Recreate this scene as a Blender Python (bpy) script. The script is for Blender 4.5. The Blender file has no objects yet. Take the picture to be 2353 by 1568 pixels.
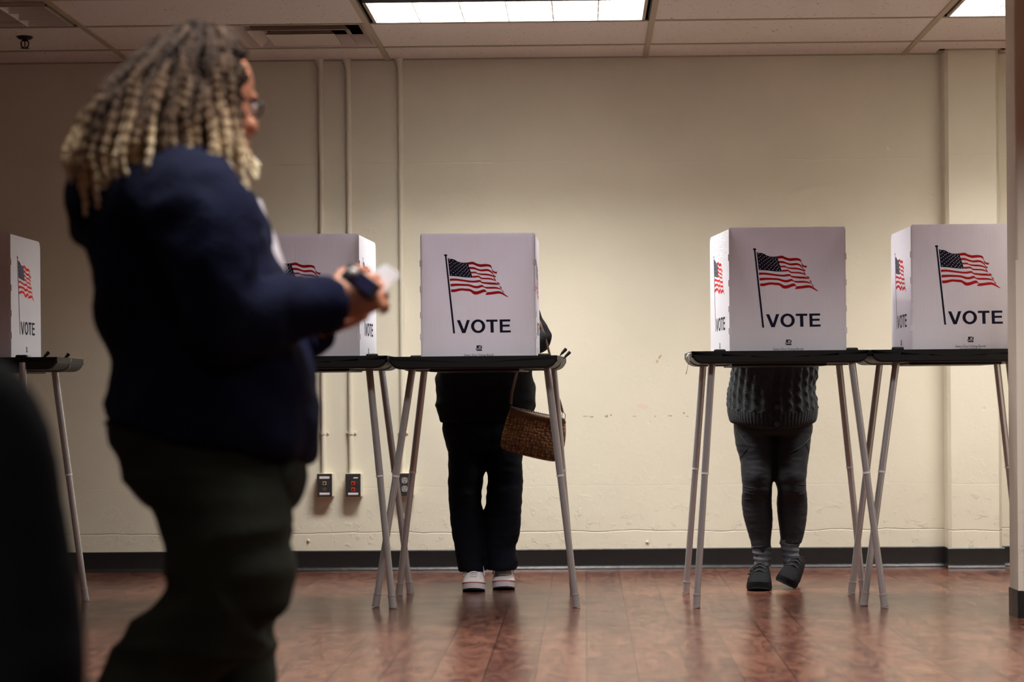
import bpy, bmesh, math, random
import numpy as np
from mathutils import Vector, Matrix, noise
PI = math.pi
random.seed(7)
sc = bpy.context.scene
COL = sc.collection

# ------------------------------------------------------------------ camera
W, H, F = 2353.0, 1568.0, 4790.0
CAMH = 0.84
YAW, ROLL = math.radians(0.9), math.radians(-0.48)
R = Matrix.Rotation(YAW, 3, 'Z') @ Matrix.Rotation(PI/2, 3, 'X') @ Matrix.Rotation(ROLL, 3, 'Z')
v = R.transposed() @ Vector((0, 1, 0))
PX0 = 1343 - F*v.x/(-v.z)
PY0 = 900 + F*v.y/(-v.z)
CAM = Vector((0, 0, CAMH))
def ray(x, y):
    return R @ Vector(((x-PX0)/F, -(y-PY0)/F, -1))
def at(x, y, Y):
    d = ray(x, y); return CAM + d*((Y-CAM.y)/d.y)
def onz(x, y, Z=0.0):
    d = ray(x, y); return CAM + d*((Z-CAM.z)/d.z)
cam = bpy.data.cameras.new('camera'); co = bpy.data.objects.new('camera', cam); COL.objects.link(co)
co.location = CAM; co.rotation_euler = R.to_euler()
cam.sensor_width = 36; cam.lens = F/W*36
cam.shift_x = (W/2-PX0)/W; cam.shift_y = (PY0-H/2)/W
cam.clip_start = 0.05; cam.clip_end = 60
cam.dof.use_dof = True; cam.dof.focus_distance = 8.35; cam.dof.aperture_fstop = cam.lens/1000/0.024
sc.camera = co
vs = sc.view_settings
vs.view_transform = 'Standard'; vs.look = 'None'; vs.gamma = 1; vs.use_curve_mapping = False; vs.exposure = 0.0

# ------------------------------------------------------------------ materials
def lin(c):
    return tuple((x/255/12.92 if x/255 <= .04045 else ((x/255+.055)/1.055)**2.4) for x in c) + (1,)
def mat(name, col, rough=.6, metal=0, bump=None, spec=.5, sheen=0, coat=0, trans=0, noisecol=None):
    """bump=(scale,strength,detail) ; noisecol=(scale, colour2, lo, hi)"""
    m = bpy.data.materials.new(name); m.use_nodes = True
    nt = m.node_tree; b = nt.nodes['Principled BSDF']; L = nt.links.new
    b.inputs['Base Color'].default_value = lin(col)
    b.inputs['Roughness'].default_value = rough; b.inputs['Metallic'].default_value = metal
    b.inputs['Specular IOR Level'].default_value = spec
    if sheen: b.inputs['Sheen Weight'].default_value = sheen
    if coat: b.inputs['Coat Weight'].default_value = coat
    tc = nt.nodes.new('ShaderNodeTexCoord')
    if noisecol:
        n = nt.nodes.new('ShaderNodeTexNoise'); n.inputs['Scale'].default_value = noisecol[0]; n.inputs['Detail'].default_value = 4
        L(tc.outputs['Object'], n.inputs['Vector'])
        r = nt.nodes.new('ShaderNodeValToRGB'); r.color_ramp.elements[0].position = noisecol[2]; r.color_ramp.elements[1].position = noisecol[3]
        r.color_ramp.elements[0].color = lin(col); r.color_ramp.elements[1].color = lin(noisecol[1])
        L(n.outputs['Fac'], r.inputs['Fac']); L(r.outputs['Color'], b.inputs['Base Color'])
    if bump:
        n = nt.nodes.new('ShaderNodeTexNoise'); n.inputs['Scale'].default_value = bump[0]; n.inputs['Detail'].default_value = bump[2] if len(bump) > 2 else 3
        L(tc.outputs['Object'], n.inputs['Vector'])
        bp = nt.nodes.new('ShaderNodeBump'); bp.inputs['Strength'].default_value = bump[1]; bp.inputs['Distance'].default_value = .01
        L(n.outputs['Fac'], bp.inputs['Height']); L(bp.outputs['Normal'], b.inputs['Normal'])
    return m
def nodes(m): return m.node_tree, m.node_tree.nodes, m.node_tree.links.new
M = {}

def N(nt, t, **kw):
    n = nt.nodes.new(t)
    for k, val in kw.items():
        if k in n.inputs: n.inputs[k].default_value = val
        else: setattr(n, k, val)
    return n

# painted concrete wall: brush bumps, form seams, grime
def wall_material(name, colr, seams=True):
    m = mat(name, colr, .55, spec=.35); nt, nd, L = nodes(m); b = nd['Principled BSDF']
    tc = N(nt, 'ShaderNodeTexCoord')
    n1 = N(nt, 'ShaderNodeTexNoise', Scale=9, Detail=6); L(tc.outputs['Object'], n1.inputs['Vector'])
    n2 = N(nt, 'ShaderNodeTexNoise', Scale=90, Detail=3); L(tc.outputs['Object'], n2.inputs['Vector'])
    vo = N(nt, 'ShaderNodeTexVoronoi', Scale=5.5); L(tc.outputs['Object'], vo.inputs['Vector'])
    vr = N(nt, 'ShaderNodeMapRange'); vr.inputs['From Min'].default_value = .02; vr.inputs['From Max'].default_value = .06
    L(vo.outputs['Distance'], vr.inputs['Value'])
    sep = N(nt, 'ShaderNodeSeparateXYZ'); L(tc.outputs['Object'], sep.inputs['Vector'])
    # more damage close to the floor
    low = N(nt, 'ShaderNodeMapRange'); low.inputs['From Min'].default_value = .1; low.inputs['From Max'].default_value = .55
    low.inputs['To Min'].default_value = .55; low.inputs['To Max'].default_value = .1; L(sep.outputs['Z'], low.inputs['Value'])
    n3 = N(nt, 'ShaderNodeTexNoise', Scale=22, Detail=8, Roughness=.7); L(tc.outputs['Object'], n3.inputs['Vector'])
    r3 = N(nt, 'ShaderNodeMapRange'); r3.inputs['From Min'].default_value = .56; r3.inputs['From Max'].default_value = .68; L(n3.outputs['Fac'], r3.inputs['Value'])
    mul = N(nt, 'ShaderNodeMath', operation='MULTIPLY'); L(r3.outputs[0], mul.inputs[0]); L(low.outputs[0], mul.inputs[1])
    a1 = N(nt, 'ShaderNodeMath', operation='MULTIPLY_ADD'); a1.inputs[1].default_value = .5; L(n1.outputs['Fac'], a1.inputs[0]); L(mul.outputs[0], a1.inputs[2])
    a2 = N(nt, 'ShaderNodeMath', operation='MULTIPLY_ADD'); a2.inputs[1].default_value = .10; L(n2.outputs['Fac'], a2.inputs[0]); L(a1.outputs[0], a2.inputs[2])
    a3 = N(nt, 'ShaderNodeMath', operation='MULTIPLY_ADD'); a3.inputs[1].default_value = .35; L(vr.outputs[0], a3.inputs[0]); L(a2.outputs[0], a3.inputs[2])
    last = a3
    if seams:
        wob = N(nt, 'ShaderNodeTexNoise', Scale=7, Detail=6); L(tc.outputs['Object'], wob.inputs['Vector'])
        for zc, st in ((.178, .6), (.395, .10), (1.93, .2)):
            w1 = N(nt, 'ShaderNodeMath', operation='MULTIPLY_ADD'); w1.inputs[1].default_value = .028; w1.inputs[2].default_value = -zc-.014; L(wob.outputs['Fac'], w1.inputs[0])
            w2 = N(nt, 'ShaderNodeMath', operation='ADD'); L(w1.outputs[0], w2.inputs[0]); L(sep.outputs['Z'], w2.inputs[1])
            w3 = N(nt, 'ShaderNodeMath', operation='ABSOLUTE'); L(w2.outputs[0], w3.inputs[0])
            w4 = N(nt, 'ShaderNodeMapRange'); w4.inputs['From Max'].default_value = .004; w4.inputs['To Min'].default_value = -st; w4.inputs['To Max'].default_value = 0; L(w3.outputs[0], w4.inputs['Value'])
            w5 = N(nt, 'ShaderNodeMath', operation='ADD'); L(w4.outputs[0], w5.inputs[0]); L(last.outputs[0], w5.inputs[1]); last = w5
    bp = N(nt, 'ShaderNodeBump', Strength=.55, Distance=.006); L(last.outputs[0], bp.inputs['Height']); L(bp.outputs['Normal'], b.inputs['Normal'])
    # faint uneven paint
    rp = N(nt, 'ShaderNodeValToRGB'); rp.color_ramp.elements[0].position = .3; rp.color_ramp.elements[1].position = .7
    rp.color_ramp.elements[0].color = lin(tuple(c*.955 for c in colr)); rp.color_ramp.elements[1].color = lin(colr)
    n4 = N(nt, 'ShaderNodeTexNoise', Scale=1.7, Detail=5); L(tc.outputs['Object'], n4.inputs['Vector'])
    L(n4.outputs['Fac'], rp.inputs['Fac']); L(rp.outputs['Color'], b.inputs['Base Color'])
    return m
M['wall'] = wall_material('cream_painted_concrete', (230, 222, 201))
M['wall2'] = wall_material('beige_painted_wall', (208, 196, 182), False)
M['base'] = mat('black_vinyl_base', (30, 28, 28), .38, bump=(30, .15))
M['conduit'] = mat('cream_painted_metal', (225, 217, 197), .45, bump=(40, .2))

# ceiling tile
m = mat('fissured_ceiling_tile', (226, 214, 206), .9, spec=.1); M['tile'] = m
nt, nd, L = nodes(m); b = nd['Principled BSDF']; tc = N(nt, 'ShaderNodeTexCoord')
vo = N(nt, 'ShaderNodeTexVoronoi', Scale=55, Randomness=1); L(tc.outputs['Object'], vo.inputs['Vector'])
n1 = N(nt, 'ShaderNodeTexNoise', Scale=30, Detail=3); L(tc.outputs['Object'], n1.inputs['Vector'])
th = N(nt, 'ShaderNodeMapRange'); th.inputs['From Min'].default_value = .35; th.inputs['From Max'].default_value = .7; th.inputs['To Min'].default_value = .0; th.inputs['To Max'].default_value = .24; L(n1.outputs['Fac'], th.inputs['Value'])
lt = N(nt, 'ShaderNodeMath', operation='LESS_THAN'); L(vo.outputs['Distance'], lt.inputs[0]); L(th.outputs[0], lt.inputs[1])
mx = N(nt, 'ShaderNodeMix', data_type='RGBA'); mx.inputs[6].default_value = lin((226, 214, 206)); mx.inputs[7].default_value = lin((118, 100, 94))
L(lt.outputs[0], mx.inputs[0]); L(mx.outputs[2], b.inputs['Base Color'])
M['tbar'] = mat('ceiling_grid_metal', (172, 156, 132), .5)
M['fixblack'] = mat('black_reveal', (12, 12, 11), .5)
M['louver'] = mat('aluminium_louver', (196, 192, 186), .28, .9)
M['louver_off'] = mat('louver_unlit_brightened', (236, 230, 220), .5, 0)  # paler louver copy: light on the switched-off blades is put into its colour
M['vent'] = mat('vent_enamel', (206, 188, 178), .45)
M['ventdark'] = mat('vent_duct_interior', (26, 25, 22), .8)
m = mat('lit_diffuser', (255, 255, 255), .5); M['lit'] = m
nd = m.node_tree.nodes; nd['Principled BSDF'].inputs['Emission Color'].default_value = (1, .99, .97, 1); nd['Principled BSDF'].inputs['Emission Strength'].default_value = 1.3
M['unlit'] = mat('unlit_tube_cover', (150, 146, 136), .4)
M['gridline'] = mat('louver_grid_line', (150, 148, 146), .5)
M['steel_dark'] = mat('dark_bronze_metal', (40, 36, 30), .4, .6)

# floor: reddish wood-look planks, waxed
m = mat('waxed_red_wood_floor', (110, 60, 45), .2, spec=.27); M['floor'] = m
nt, nd, L = nodes(m); b = nd['Principled BSDF']; tc = N(nt, 'ShaderNodeTexCoord')
mp = N(nt, 'ShaderNodeMapping'); mp.inputs['Rotation'].default_value = (0, 0, math.radians(90)); L(tc.outputs['Object'], mp.inputs['Vector'])
br = N(nt, 'ShaderNodeTexBrick'); br.offset = .37; br.inputs['Scale'].default_value = 1; br.inputs['Brick Width'].default_value = 1.22; br.inputs['Row Height'].default_value = .152
br.inputs['Mortar Size'].default_value = .0022; br.inputs['Mortar Smooth'].default_value = .4; br.inputs['Bias'].default_value = 0
br.inputs['Color1'].default_value = (.35, .35, .35, 1); br.inputs['Color2'].default_value = (.65, .65, .65, 1); br.inputs['Mortar'].default_value = (0, 0, 0, 1)
L(mp.outputs['Vector'], br.inputs['Vector'])
mg = N(nt, 'ShaderNodeMapping'); mg.inputs['Scale'].default_value = (5.0, 1.6, 5); L(tc.outputs['Object'], mg.inputs['Vector'])
g = N(nt, 'ShaderNodeTexNoise', Scale=3.0, Detail=9, Roughness=.68, Distortion=1.6); L(mg.outputs['Vector'], g.inputs['Vector'])
ad = N(nt, 'ShaderNodeMath', operation='MULTIPLY_ADD'); ad.inputs[1].default_value = .35; L(br.outputs['Color'], ad.inputs[0]); L(g.outputs['Fac'], ad.inputs[2])
rp = N(nt, 'ShaderNodeValToRGB'); cr = rp.color_ramp; cr.elements[0].position = .48; cr.elements[1].position = .80
cr.elements[0].color = lin((52, 29, 24)); cr.elements[1].color = lin((112, 73, 58)); e = cr.elements.new(.62); e.color = lin((82, 48, 39))
L(ad.outputs[0], rp.inputs['Fac'])
mo = N(nt, 'ShaderNodeMix', data_type='RGBA'); L(br.outputs['Fac'], mo.inputs[0]); L(rp.outputs['Color'], mo.inputs[6]); mo.inputs[7].default_value = lin((52, 27, 22))
L(mo.outputs[2], b.inputs['Base Color'])
rr = N(nt, 'ShaderNodeMapRange'); rr.inputs['To Min'].default_value = .17; rr.inputs['To Max'].default_value = .31
n5 = N(nt, 'ShaderNodeTexNoise', Scale=6, Detail=6); L(tc.outputs['Object'], n5.inputs['Vector']); L(n5.outputs['Fac'], rr.inputs['Value']); L(rr.outputs[0], b.inputs['Roughness'])
bp = N(nt, 'ShaderNodeBump', Strength=.08, Distance=.004); L(g.outputs['Fac'], bp.inputs['Height']); L(bp.outputs['Normal'], b.inputs['Normal'])

# booths
m = bpy.data.materials.new('corrugated_white_plastic'); m.use_nodes = True; M['panel'] = m
nt, nd, L = nodes(m); b = nd['Principled BSDF']; b.inputs['Base Color'].default_value = lin((230, 227, 236)); b.inputs['Roughness'].default_value = .42
tr = N(nt, 'ShaderNodeBsdfTranslucent'); tr.inputs['Color'].default_value = lin((238, 232, 240))
ms = N(nt, 'ShaderNodeMixShader'); ms.inputs[0].default_value = .3
out = nd['Material Output']; L(b.outputs[0], ms.inputs[1]); L(tr.outputs[0], ms.inputs[2]); L(ms.outputs[0], out.inputs['Surface'])
tc = N(nt, 'ShaderNodeTexCoord'); sp = N(nt, 'ShaderNodeSeparateXYZ'); L(tc.outputs['Object'], sp.inputs[0])
mu = N(nt, 'ShaderNodeMath', operation='MULTIPLY'); mu.inputs[1].default_value = 2*PI/.0068; L(sp.outputs['X'], mu.inputs[0])
sn = N(nt, 'ShaderNodeMath', operation='SINE'); L(mu.outputs[0], sn.inputs[0])
bp = N(nt, 'ShaderNodeBump', Strength=.16, Distance=.001); L(sn.outputs[0], bp.inputs['Height']); L(bp.outputs['Normal'], b.inputs['Normal'])
rb = N(nt, 'ShaderNodeMapRange'); rb.inputs['From Min'].default_value = -1; rb.inputs['To Min'].default_value = 0; L(sn.outputs[0], rb.inputs['Value'])
mxp = N(nt, 'ShaderNodeMix', data_type='RGBA'); mxp.inputs[6].default_value = lin((228, 228, 233)); mxp.inputs[7].default_value = lin((236, 235, 240)); L(rb.outputs[0], mxp.inputs[0]); L(mxp.outputs[2], b.inputs['Base Color'])
M['tabw'] = mat('clear_white_plastic_tab', (238, 234, 244), .3)
M['navy'] = mat('navy_print', (13, 15, 46), .6, spec=.2)
M['red'] = mat('red_print', (186, 12, 20), .6, spec=.2)
M['star'] = mat('white_print', (236, 230, 240), .5)
M['tray'] = mat('black_moulded_plastic', (11, 11, 12), .5, spec=.35)
M['trayedge'] = mat('aluminium_case_edge', (150, 144, 136), .3, .85)
M['tube'] = mat('brushed_aluminium_tube', (212, 209, 211), .27, .75)
M['ring'] = mat('bright_aluminium_ring', (232, 230, 232), .25, .35)
M['string'] = mat('twine', (190, 172, 140), .8)

# people
M['skin1'] = mat('brown_skin', (206, 138, 108), .5, bump=(60, .1))
M['skin2'] = mat('light_skin', (200, 152, 128), .5, bump=(60, .1))
M['jacket'] = mat('navy_fleece', (13, 16, 40), .9, bump=(120, .35), noisecol=(5, (19, 23, 54), .35, .7), spec=.15)
M['pants'] = mat('dark_olive_cotton', (38, 40, 33), .9, bump=(150, .3), noisecol=(6, (50, 53, 43), .35, .7), spec=.15)
M['shirt'] = mat('white_shirt', (222, 214, 220), .8, bump=(60, .2), spec=.15)
M['blackcoat'] = mat('black_wool_coat', (13, 13, 15), .9, bump=(140, .3), spec=.15)
M['jeans'] = mat('dark_indigo_denim', (8, 10, 19), .85, bump=(220, .12), noisecol=(5, (12, 14, 26), .4, .7), spec=.15)
M['knit'] = mat('charcoal_knit', (46, 48, 50), .95, bump=(260, .6), sheen=.1, spec=.15)
M['leggings'] = mat('grey_leggings', (42, 42, 46), .6, bump=(300, .15), spec=.15)
M['seam'] = mat('legging_seam', (28, 28, 32), .7)
M['sock'] = mat('grey_sock', (92, 92, 98), .9, bump=(200, .4), spec=.15)
M['sockpat'] = mat('black_sock_pattern', (16, 15, 18), .9)
M['white_canvas'] = mat('white_canvas', (226, 216, 214), .7, bump=(200, .15))
M['white_rubber'] = mat('white_rubber', (222, 212, 218), .5, noisecol=(40, (196, 184, 186), .55, .75))
M['redline'] = mat('red_rubber_stripe', (170, 40, 45), .5)
M['lace'] = mat('white_lace', (232, 226, 228), .8)
M['outsole'] = mat('dark_rubber', (20, 19, 20), .7)
M['blackshoe'] = mat('black_knit_shoe', (13, 13, 15), .8, bump=(240, .5), spec=.15)
M['eyelet'] = mat('steel_eyelet', (190, 190, 194), .25, 1)
M['hairdark'] = mat('dark_hair', (28, 22, 19), .6, bump=(90, .8))
M['glass_frame'] = mat('black_spectacle_frame', (18, 22, 30), .3)
M['phone'] = mat('phone_back', (34, 32, 66), .25)
M['phone_b'] = mat('phone_bumper', (14, 14, 16), .4)
M['paper'] = mat('white_paper', (246, 244, 248), .7)
nt, nd, L = nodes(M['paper']); tr = N(nt, 'ShaderNodeBsdfTranslucent'); tr.inputs['Color'].default_value = (.95, .95, .96, 1); ms = N(nt, 'ShaderNodeMixShader'); ms.inputs[0].default_value = .5
L(nd['Principled BSDF'].outputs[0], ms.inputs[1]); L(tr.outputs[0], ms.inputs[2]); L(ms.outputs[0], nd['Material Output'].inputs['Surface'])
M['eye'] = mat('eye_white', (225, 220, 215), .2)
M['iris'] = mat('dark_iris', (30, 20, 15), .2)
M['leather'] = mat('tan_leather_strap', (78, 52, 34), .55)
M['brass'] = mat('dark_brass', (120, 90, 50), .35, .8)
# crocodile leather
m = mat('embossed_crocodile_leather', (112, 76, 42), .38); M['croc'] = m
nt, nd, L = nodes(m); b = nd['Principled BSDF']; tc = N(nt, 'ShaderNodeTexCoord')
mp = N(nt, 'ShaderNodeMapping'); mp.inputs['Rotation'].default_value = (0, -.2, 0); mp.inputs['Scale'].default_value = (1, 1, 1.1); L(tc.outputs['Object'], mp.inputs['Vector'])
vo = N(nt, 'ShaderNodeTexVoronoi', Scale=72, Randomness=.55); L(mp.outputs['Vector'], vo.inputs['Vector'])
rp = N(nt, 'ShaderNodeValToRGB'); rp.color_ramp.elements[0].position = .25; rp.color_ramp.elements[1].position = .75
rp.color_ramp.elements[0].color = lin((150, 106, 60)); rp.color_ramp.elements[1].color = lin((80, 50, 26)); L(vo.outputs['Distance'], rp.inputs['Fac']); L(rp.outputs['Color'], b.inputs['Base Color'])
bp = N(nt, 'ShaderNodeBump', Strength=1, Distance=.006, invert=True); L(vo.outputs['Distance'], bp.inputs['Height']); L(bp.outputs['Normal'], b.inputs['Normal'])
# braids: root dark -> dyed blond ends, from a mesh attribute
m = mat('dyed_braids', (60, 50, 45), .9, spec=.1); M['braid'] = m
nt, nd, L = nodes(m); b = nd['Principled BSDF']
atn = N(nt, 'ShaderNodeAttribute', attribute_name='dye'); rp = N(nt, 'ShaderNodeValToRGB'); cr = rp.color_ramp
cr.elements[0].position = .0; cr.elements[0].color = lin((50, 41, 37)); cr.elements[1].position = 1; cr.elements[1].color = lin((250, 234, 200))
for p_, c_ in ((.35, (82, 66, 56)), (.55, (128, 102, 82)), (.74, (218, 190, 152))):
    e = cr.elements.new(p_); e.color = lin(c_)
L(atn.outputs['Fac'], rp.inputs['Fac']); L(rp.outputs['Color'], b.inputs['Base Color'])
tc = N(nt, 'ShaderNodeTexCoord'); n = N(nt, 'ShaderNodeTexNoise', Scale=160, Detail=3); L(tc.outputs['Object'], n.inputs['Vector'])
bp = N(nt, 'ShaderNodeBump', Strength=.6, Distance=.004); L(n.outputs['Fac'], bp.inputs['Height']); L(bp.outputs['Normal'], b.inputs['Normal'])

# ------------------------------------------------------------------ mesh builder
class MB:
    def __init__(s): s.v = []; s.f = []; s.m = []; s.a = []
    def add(s, vs_, fs, mi=0, at_=None):
        o = len(s.v); s.v += [tuple(p) for p in vs_]; s.f += [tuple(i+o for i in f) for f in fs]; s.m += [mi]*len(fs)
        s.a += (list(at_) if at_ is not None else [0.0]*len(vs_))
    def box(s, lo, hi, mi=0, mtx=None):
        x0, y0, z0 = lo; x1, y1, z1 = hi
        vs_ = [Vector(p) for p in ((x0,y0,z0),(x1,y0,z0),(x1,y1,z0),(x0,y1,z0),(x0,y0,z1),(x1,y0,z1),(x1,y1,z1),(x0,y1,z1))]
        if mtx: vs_ = [mtx @ p for p in vs_]
        s.add(vs_, [(0,3,2,1),(4,5,6,7),(0,1,5,4),(1,2,6,5),(2,3,7,6),(3,0,4,7)], mi)
    def rings(s, rs, mi=0, cap=True, attr=None):
        n = len(rs[0]); vs_ = [p for r in rs for p in r]; fs = []
        for k in range(len(rs)-1):
            for i in range(n):
                j = (i+1) % n; fs.append((k*n+i, k*n+j, (k+1)*n+j, (k+1)*n+i))
        at_ = [a for a in attr for _ in range(n)] if attr is not None else [0.0]*len(vs_)
        if cap:
            for k, rev in ((0, True), (len(rs)-1, False)):
                c = sum((Vector(p) for p in rs[k]), Vector())/n; vs_.append(c); ci = len(vs_)-1; at_.append(attr[k] if attr is not None else 0.0)
                for i in range(n):
                    j = (i+1) % n
                    fs.append((ci, k*n+j, k*n+i) if rev else (ci, k*n+i, k*n+j))
        s.add(vs_, fs, mi, at_)
    def tube(s, pts, rad, n=12, mi=0, cap=True, flat=1.0, side=None, attr=None):
        pts = [Vector(p) for p in pts]
        if not hasattr(rad, '__len__'): rad = [rad]*len(pts)
        rs = []; prev = None
        for k, p in enumerate(pts):
            d = (pts[min(k+1, len(pts)-1)] - pts[max(k-1, 0)]).normalized()
            if side is not None: u = (Vector(side) - d*d.dot(Vector(side))).normalized()
            elif prev is None:
                u = d.orthogonal().normalized()
            else: u = (prev - d*d.dot(prev)).normalized()
            prev = u; w = d.cross(u)
            r = rad[k]
            rs.append([p + u*(r*math.cos(2*PI*i/n)) + w*(r*flat*math.sin(2*PI*i/n)) for i in range(n)])
        s.rings(rs, mi, cap, attr)
    def ball(s, c, r, mi=0, n=16, mtx=None):
        if not hasattr(r, '__len__'): r = (r, r, r)
        c = Vector(c); rs = []
        for k in range(1, n):
            a = PI*k/n
            ring = []
            for i in range(n*2):
                t = PI*i/n
                p = Vector((r[0]*math.sin(a)*math.cos(t), r[1]*math.sin(a)*math.sin(t), -r[2]*math.cos(a)))
                if mtx: p = mtx @ p
                ring.append(c+p)
            rs.append(ring)
        s.rings(rs, mi)
    def prism(s, poly, y0, y1, mi=0, mtx=None):
        """poly of (x,z), extruded in y; any simple polygon"""
        n = len(poly)
        vs_ = [Vector((x, y0, z)) for x, z in poly] + [Vector((x, y1, z)) for x, z in poly]
        if mtx: vs_ = [mtx @ p for p in vs_]
        fs = [tuple(range(n)), tuple(range(2*n-1, n-1, -1))] + [(i, i+n, (i+1) % n+n, (i+1) % n) for i in range(n)]
        s.add(vs_, fs, mi)
    def mesh(s, name, mats, smooth=None):
        me = bpy.data.meshes.new(name); me.from_pydata(s.v, [], s.f)
        for m_ in mats: me.materials.append(m_)
        me.polygons.foreach_set('material_index', s.m)
        if any(s.a):
            a = me.attributes.new('dye', 'FLOAT', 'POINT'); a.data.foreach_set('value', s.a)
        bm = bmesh.new(); bm.from_mesh(me); bmesh.ops.recalc_face_normals(bm, faces=bm.faces)
        bm.to_mesh(me); bm.free()
        if smooth is not None:
            me.polygons.foreach_set('use_smooth', [True]*len(me.polygons)); me.set_sharp_from_angle(angle=math.radians(smooth))
        me.update(); return me
    def build(s, name, mats, parent=None, smooth=None, bevel=0, loc=None):
        if not isinstance(mats, (list, tuple)): mats = [mats]
        if loc is not None:
            l = Vector(loc); s.v = [tuple(Vector(p)-l) for p in s.v]
        me = s.mesh(name, mats, smooth)
        o = bpy.data.objects.new(name, me); COL.objects.link(o)
        if loc is not None: o.location = loc
        if bevel:
            b_ = o.modifiers.new('bevel', 'BEVEL'); b_.width = bevel; b_.segments = 2; b_.limit_method = 'ANGLE'; b_.angle_limit = math.radians(40)
        if parent is not None: attach(o, parent)
        return o
def attach(o, p):
    """parent keeping world place"""
    o.parent = p
    if o.matrix_parent_inverse == Matrix.Identity(4):
        o.matrix_parent_inverse = world(p).inverted()
def world(o):
    m_ = Matrix.LocRotScale(o.location, o.rotation_euler, o.scale)
    if o.parent: return world(o.parent) @ o.matrix_parent_inverse @ m_
    return m_
def tag(o, label=None, cat=None, group=None, kind=None):
    if label: o['label'] = label
    if cat: o['category'] = cat
    if group: o['group'] = group
    if kind: o['kind'] = kind
    return o
def empty(name, loc, label, cat, group=None):
    o = bpy.data.objects.new(name, None); COL.objects.link(o); o.location = loc; o.empty_display_size = .1
    return tag(o, label, cat, group)
def fuse(mb, name, mats, parent=None, voxel=.01, smooth=4, disp=None, factor=.6):
    """union of overlapping closed shapes -> one continuous skin; disp(p, n)->metres along normal"""
    me = mb.mesh(name+'_raw', []); o = bpy.data.objects.new('tmp', me); COL.objects.link(o)
    r = o.modifiers.new('r', 'REMESH'); r.mode = 'VOXEL'; r.voxel_size = voxel
    if smooth:
        s_ = o.modifiers.new('s', 'SMOOTH'); s_.factor = factor; s_.iterations = smooth
    dg = bpy.context.evaluated_depsgraph_get(); dg.update()
    me2 = bpy.data.meshes.new_from_object(o.evaluated_get(dg))
    bpy.data.objects.remove(o); bpy.data.meshes.remove(me)
    me2.name = name
    if disp:
        nv = len(me2.vertices); c = np.empty(nv*3, 'f'); me2.vertices.foreach_get('co', c); nn = np.empty(nv*3, 'f'); me2.vertices.foreach_get('normal', nn)
        c = c.reshape(-1, 3); nn = nn.reshape(-1, 3)
        d = np.array([disp(Vector(c[i]), Vector(nn[i])) for i in range(nv)], 'f')
        c = c + nn*d[:, None]; me2.vertices.foreach_set('co', c.ravel())
    me2.polygons.foreach_set('use_smooth', [True]*len(me2.polygons))
    me2.materials.clear()
    for m_ in (mats if isinstance(mats, (list, tuple)) else [mats]): me2.materials.append(m_)
    me2.update()
    ob = bpy.data.objects.new(name, me2); COL.objects.link(ob)
    if parent is not None: attach(ob, parent)
    return ob
def catmull(P, k):
    """P (n,d) -> densified"""
    P = np.array(P, float); n = len(P); out = []
    for i in range(n-1):
        p0 = P[max(i-1, 0)]; p1 = P[i]; p2 = P[i+1]; p3 = P[min(i+2, n-1)]
        for j in range(k):
            t = j/k
            out.append(.5*((2*p1)+(-p0+p2)*t+(2*p0-5*p1+4*p2-p3)*t*t+(-p0+3*p1-3*p2+p3)*t**3))
    out.append(P[-1]); return np.array(out)
def sil(mb, secs, n=32, k=5, mi=0, ex=2.3):
    """body loft from outline sections (y_px, xl, xr, Y, ry[, tilt_px]) : each ring spans the outline at depth Y with half-thickness ry"""
    secs = [tuple(s_)+(0,)*(6-len(s_)) for s_ in secs]
    D = catmull(secs, k); rs = []
    for y, xl, xr, Y, ry, tl in D:
        a = at(xl, y-tl, Y); b_ = at(xr, y+tl, Y); c = (a+b_)/2; h = (b_-a)/2
        ring = []
        for i in range(n):
            t = 2*PI*i/n; ct, st = math.cos(t), math.sin(t)
            u = math.copysign(abs(ct)**(2/ex), ct); w = math.copysign(abs(st)**(2/ex), st)
            ring.append(c + h*u + Vector((0, ry*w, 0)))
        rs.append(ring)
    mb.rings(rs, mi)
def fold(amp, sc_=6, str_=(1, 1, 1), seed=0):
    s3 = Vector(str_); o3 = Vector((seed*3.1, seed*1.7, seed*2.3))
    def f(p, n_):
        q = Vector((p.x*s3.x, p.y*s3.y, p.z*s3.z))*sc_ + o3
        a = noise.noise(q); b_ = noise.noise(q*2.3 + Vector((5, 1, 2)))
        return amp*((1-abs(a)*2.4)*.7 + b_*.5)
    return f
# ------------------------------------------------------------------ room
YW = 9.856
ZC = at(892, 137, YW).z
XW0, XW1, YB = -5.2, 5.2, -3.0
Ya, Yb = onz(876, 108, ZC).y, onz(842, 54, ZC).y
PIT = .61; Yb = Ya-PIT
XA = at(892, 137, YW).x; XB = at(1483, 133, YW).x; CP = XB-XA
def struct(o, label=None): tag(o, label, kind='structure'); return o
mb = MB(); mb.box((XW0-.1, YB-.1, -.08), (XW1+.1, YW+.1, 0)); struct(mb.build('floor', M['floor']))
mb = MB(); mb.box((XW0-.1, YW, 0), (XW1+.1, YW+.12, ZC+.25)); struct(mb.build('wall_back', M['wall']))
mb = MB(); mb.box((XW0-.12, YB-.1, 0), (XW0, YW, ZC+.25)); struct(mb.build('wall_left', M['wall']))
mb = MB(); mb.box((XW0-.12, YB-.12, 0), (XW1+.12, YB, ZC+.25)); struct(mb.build('wall_front', M['wall2']))
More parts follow.
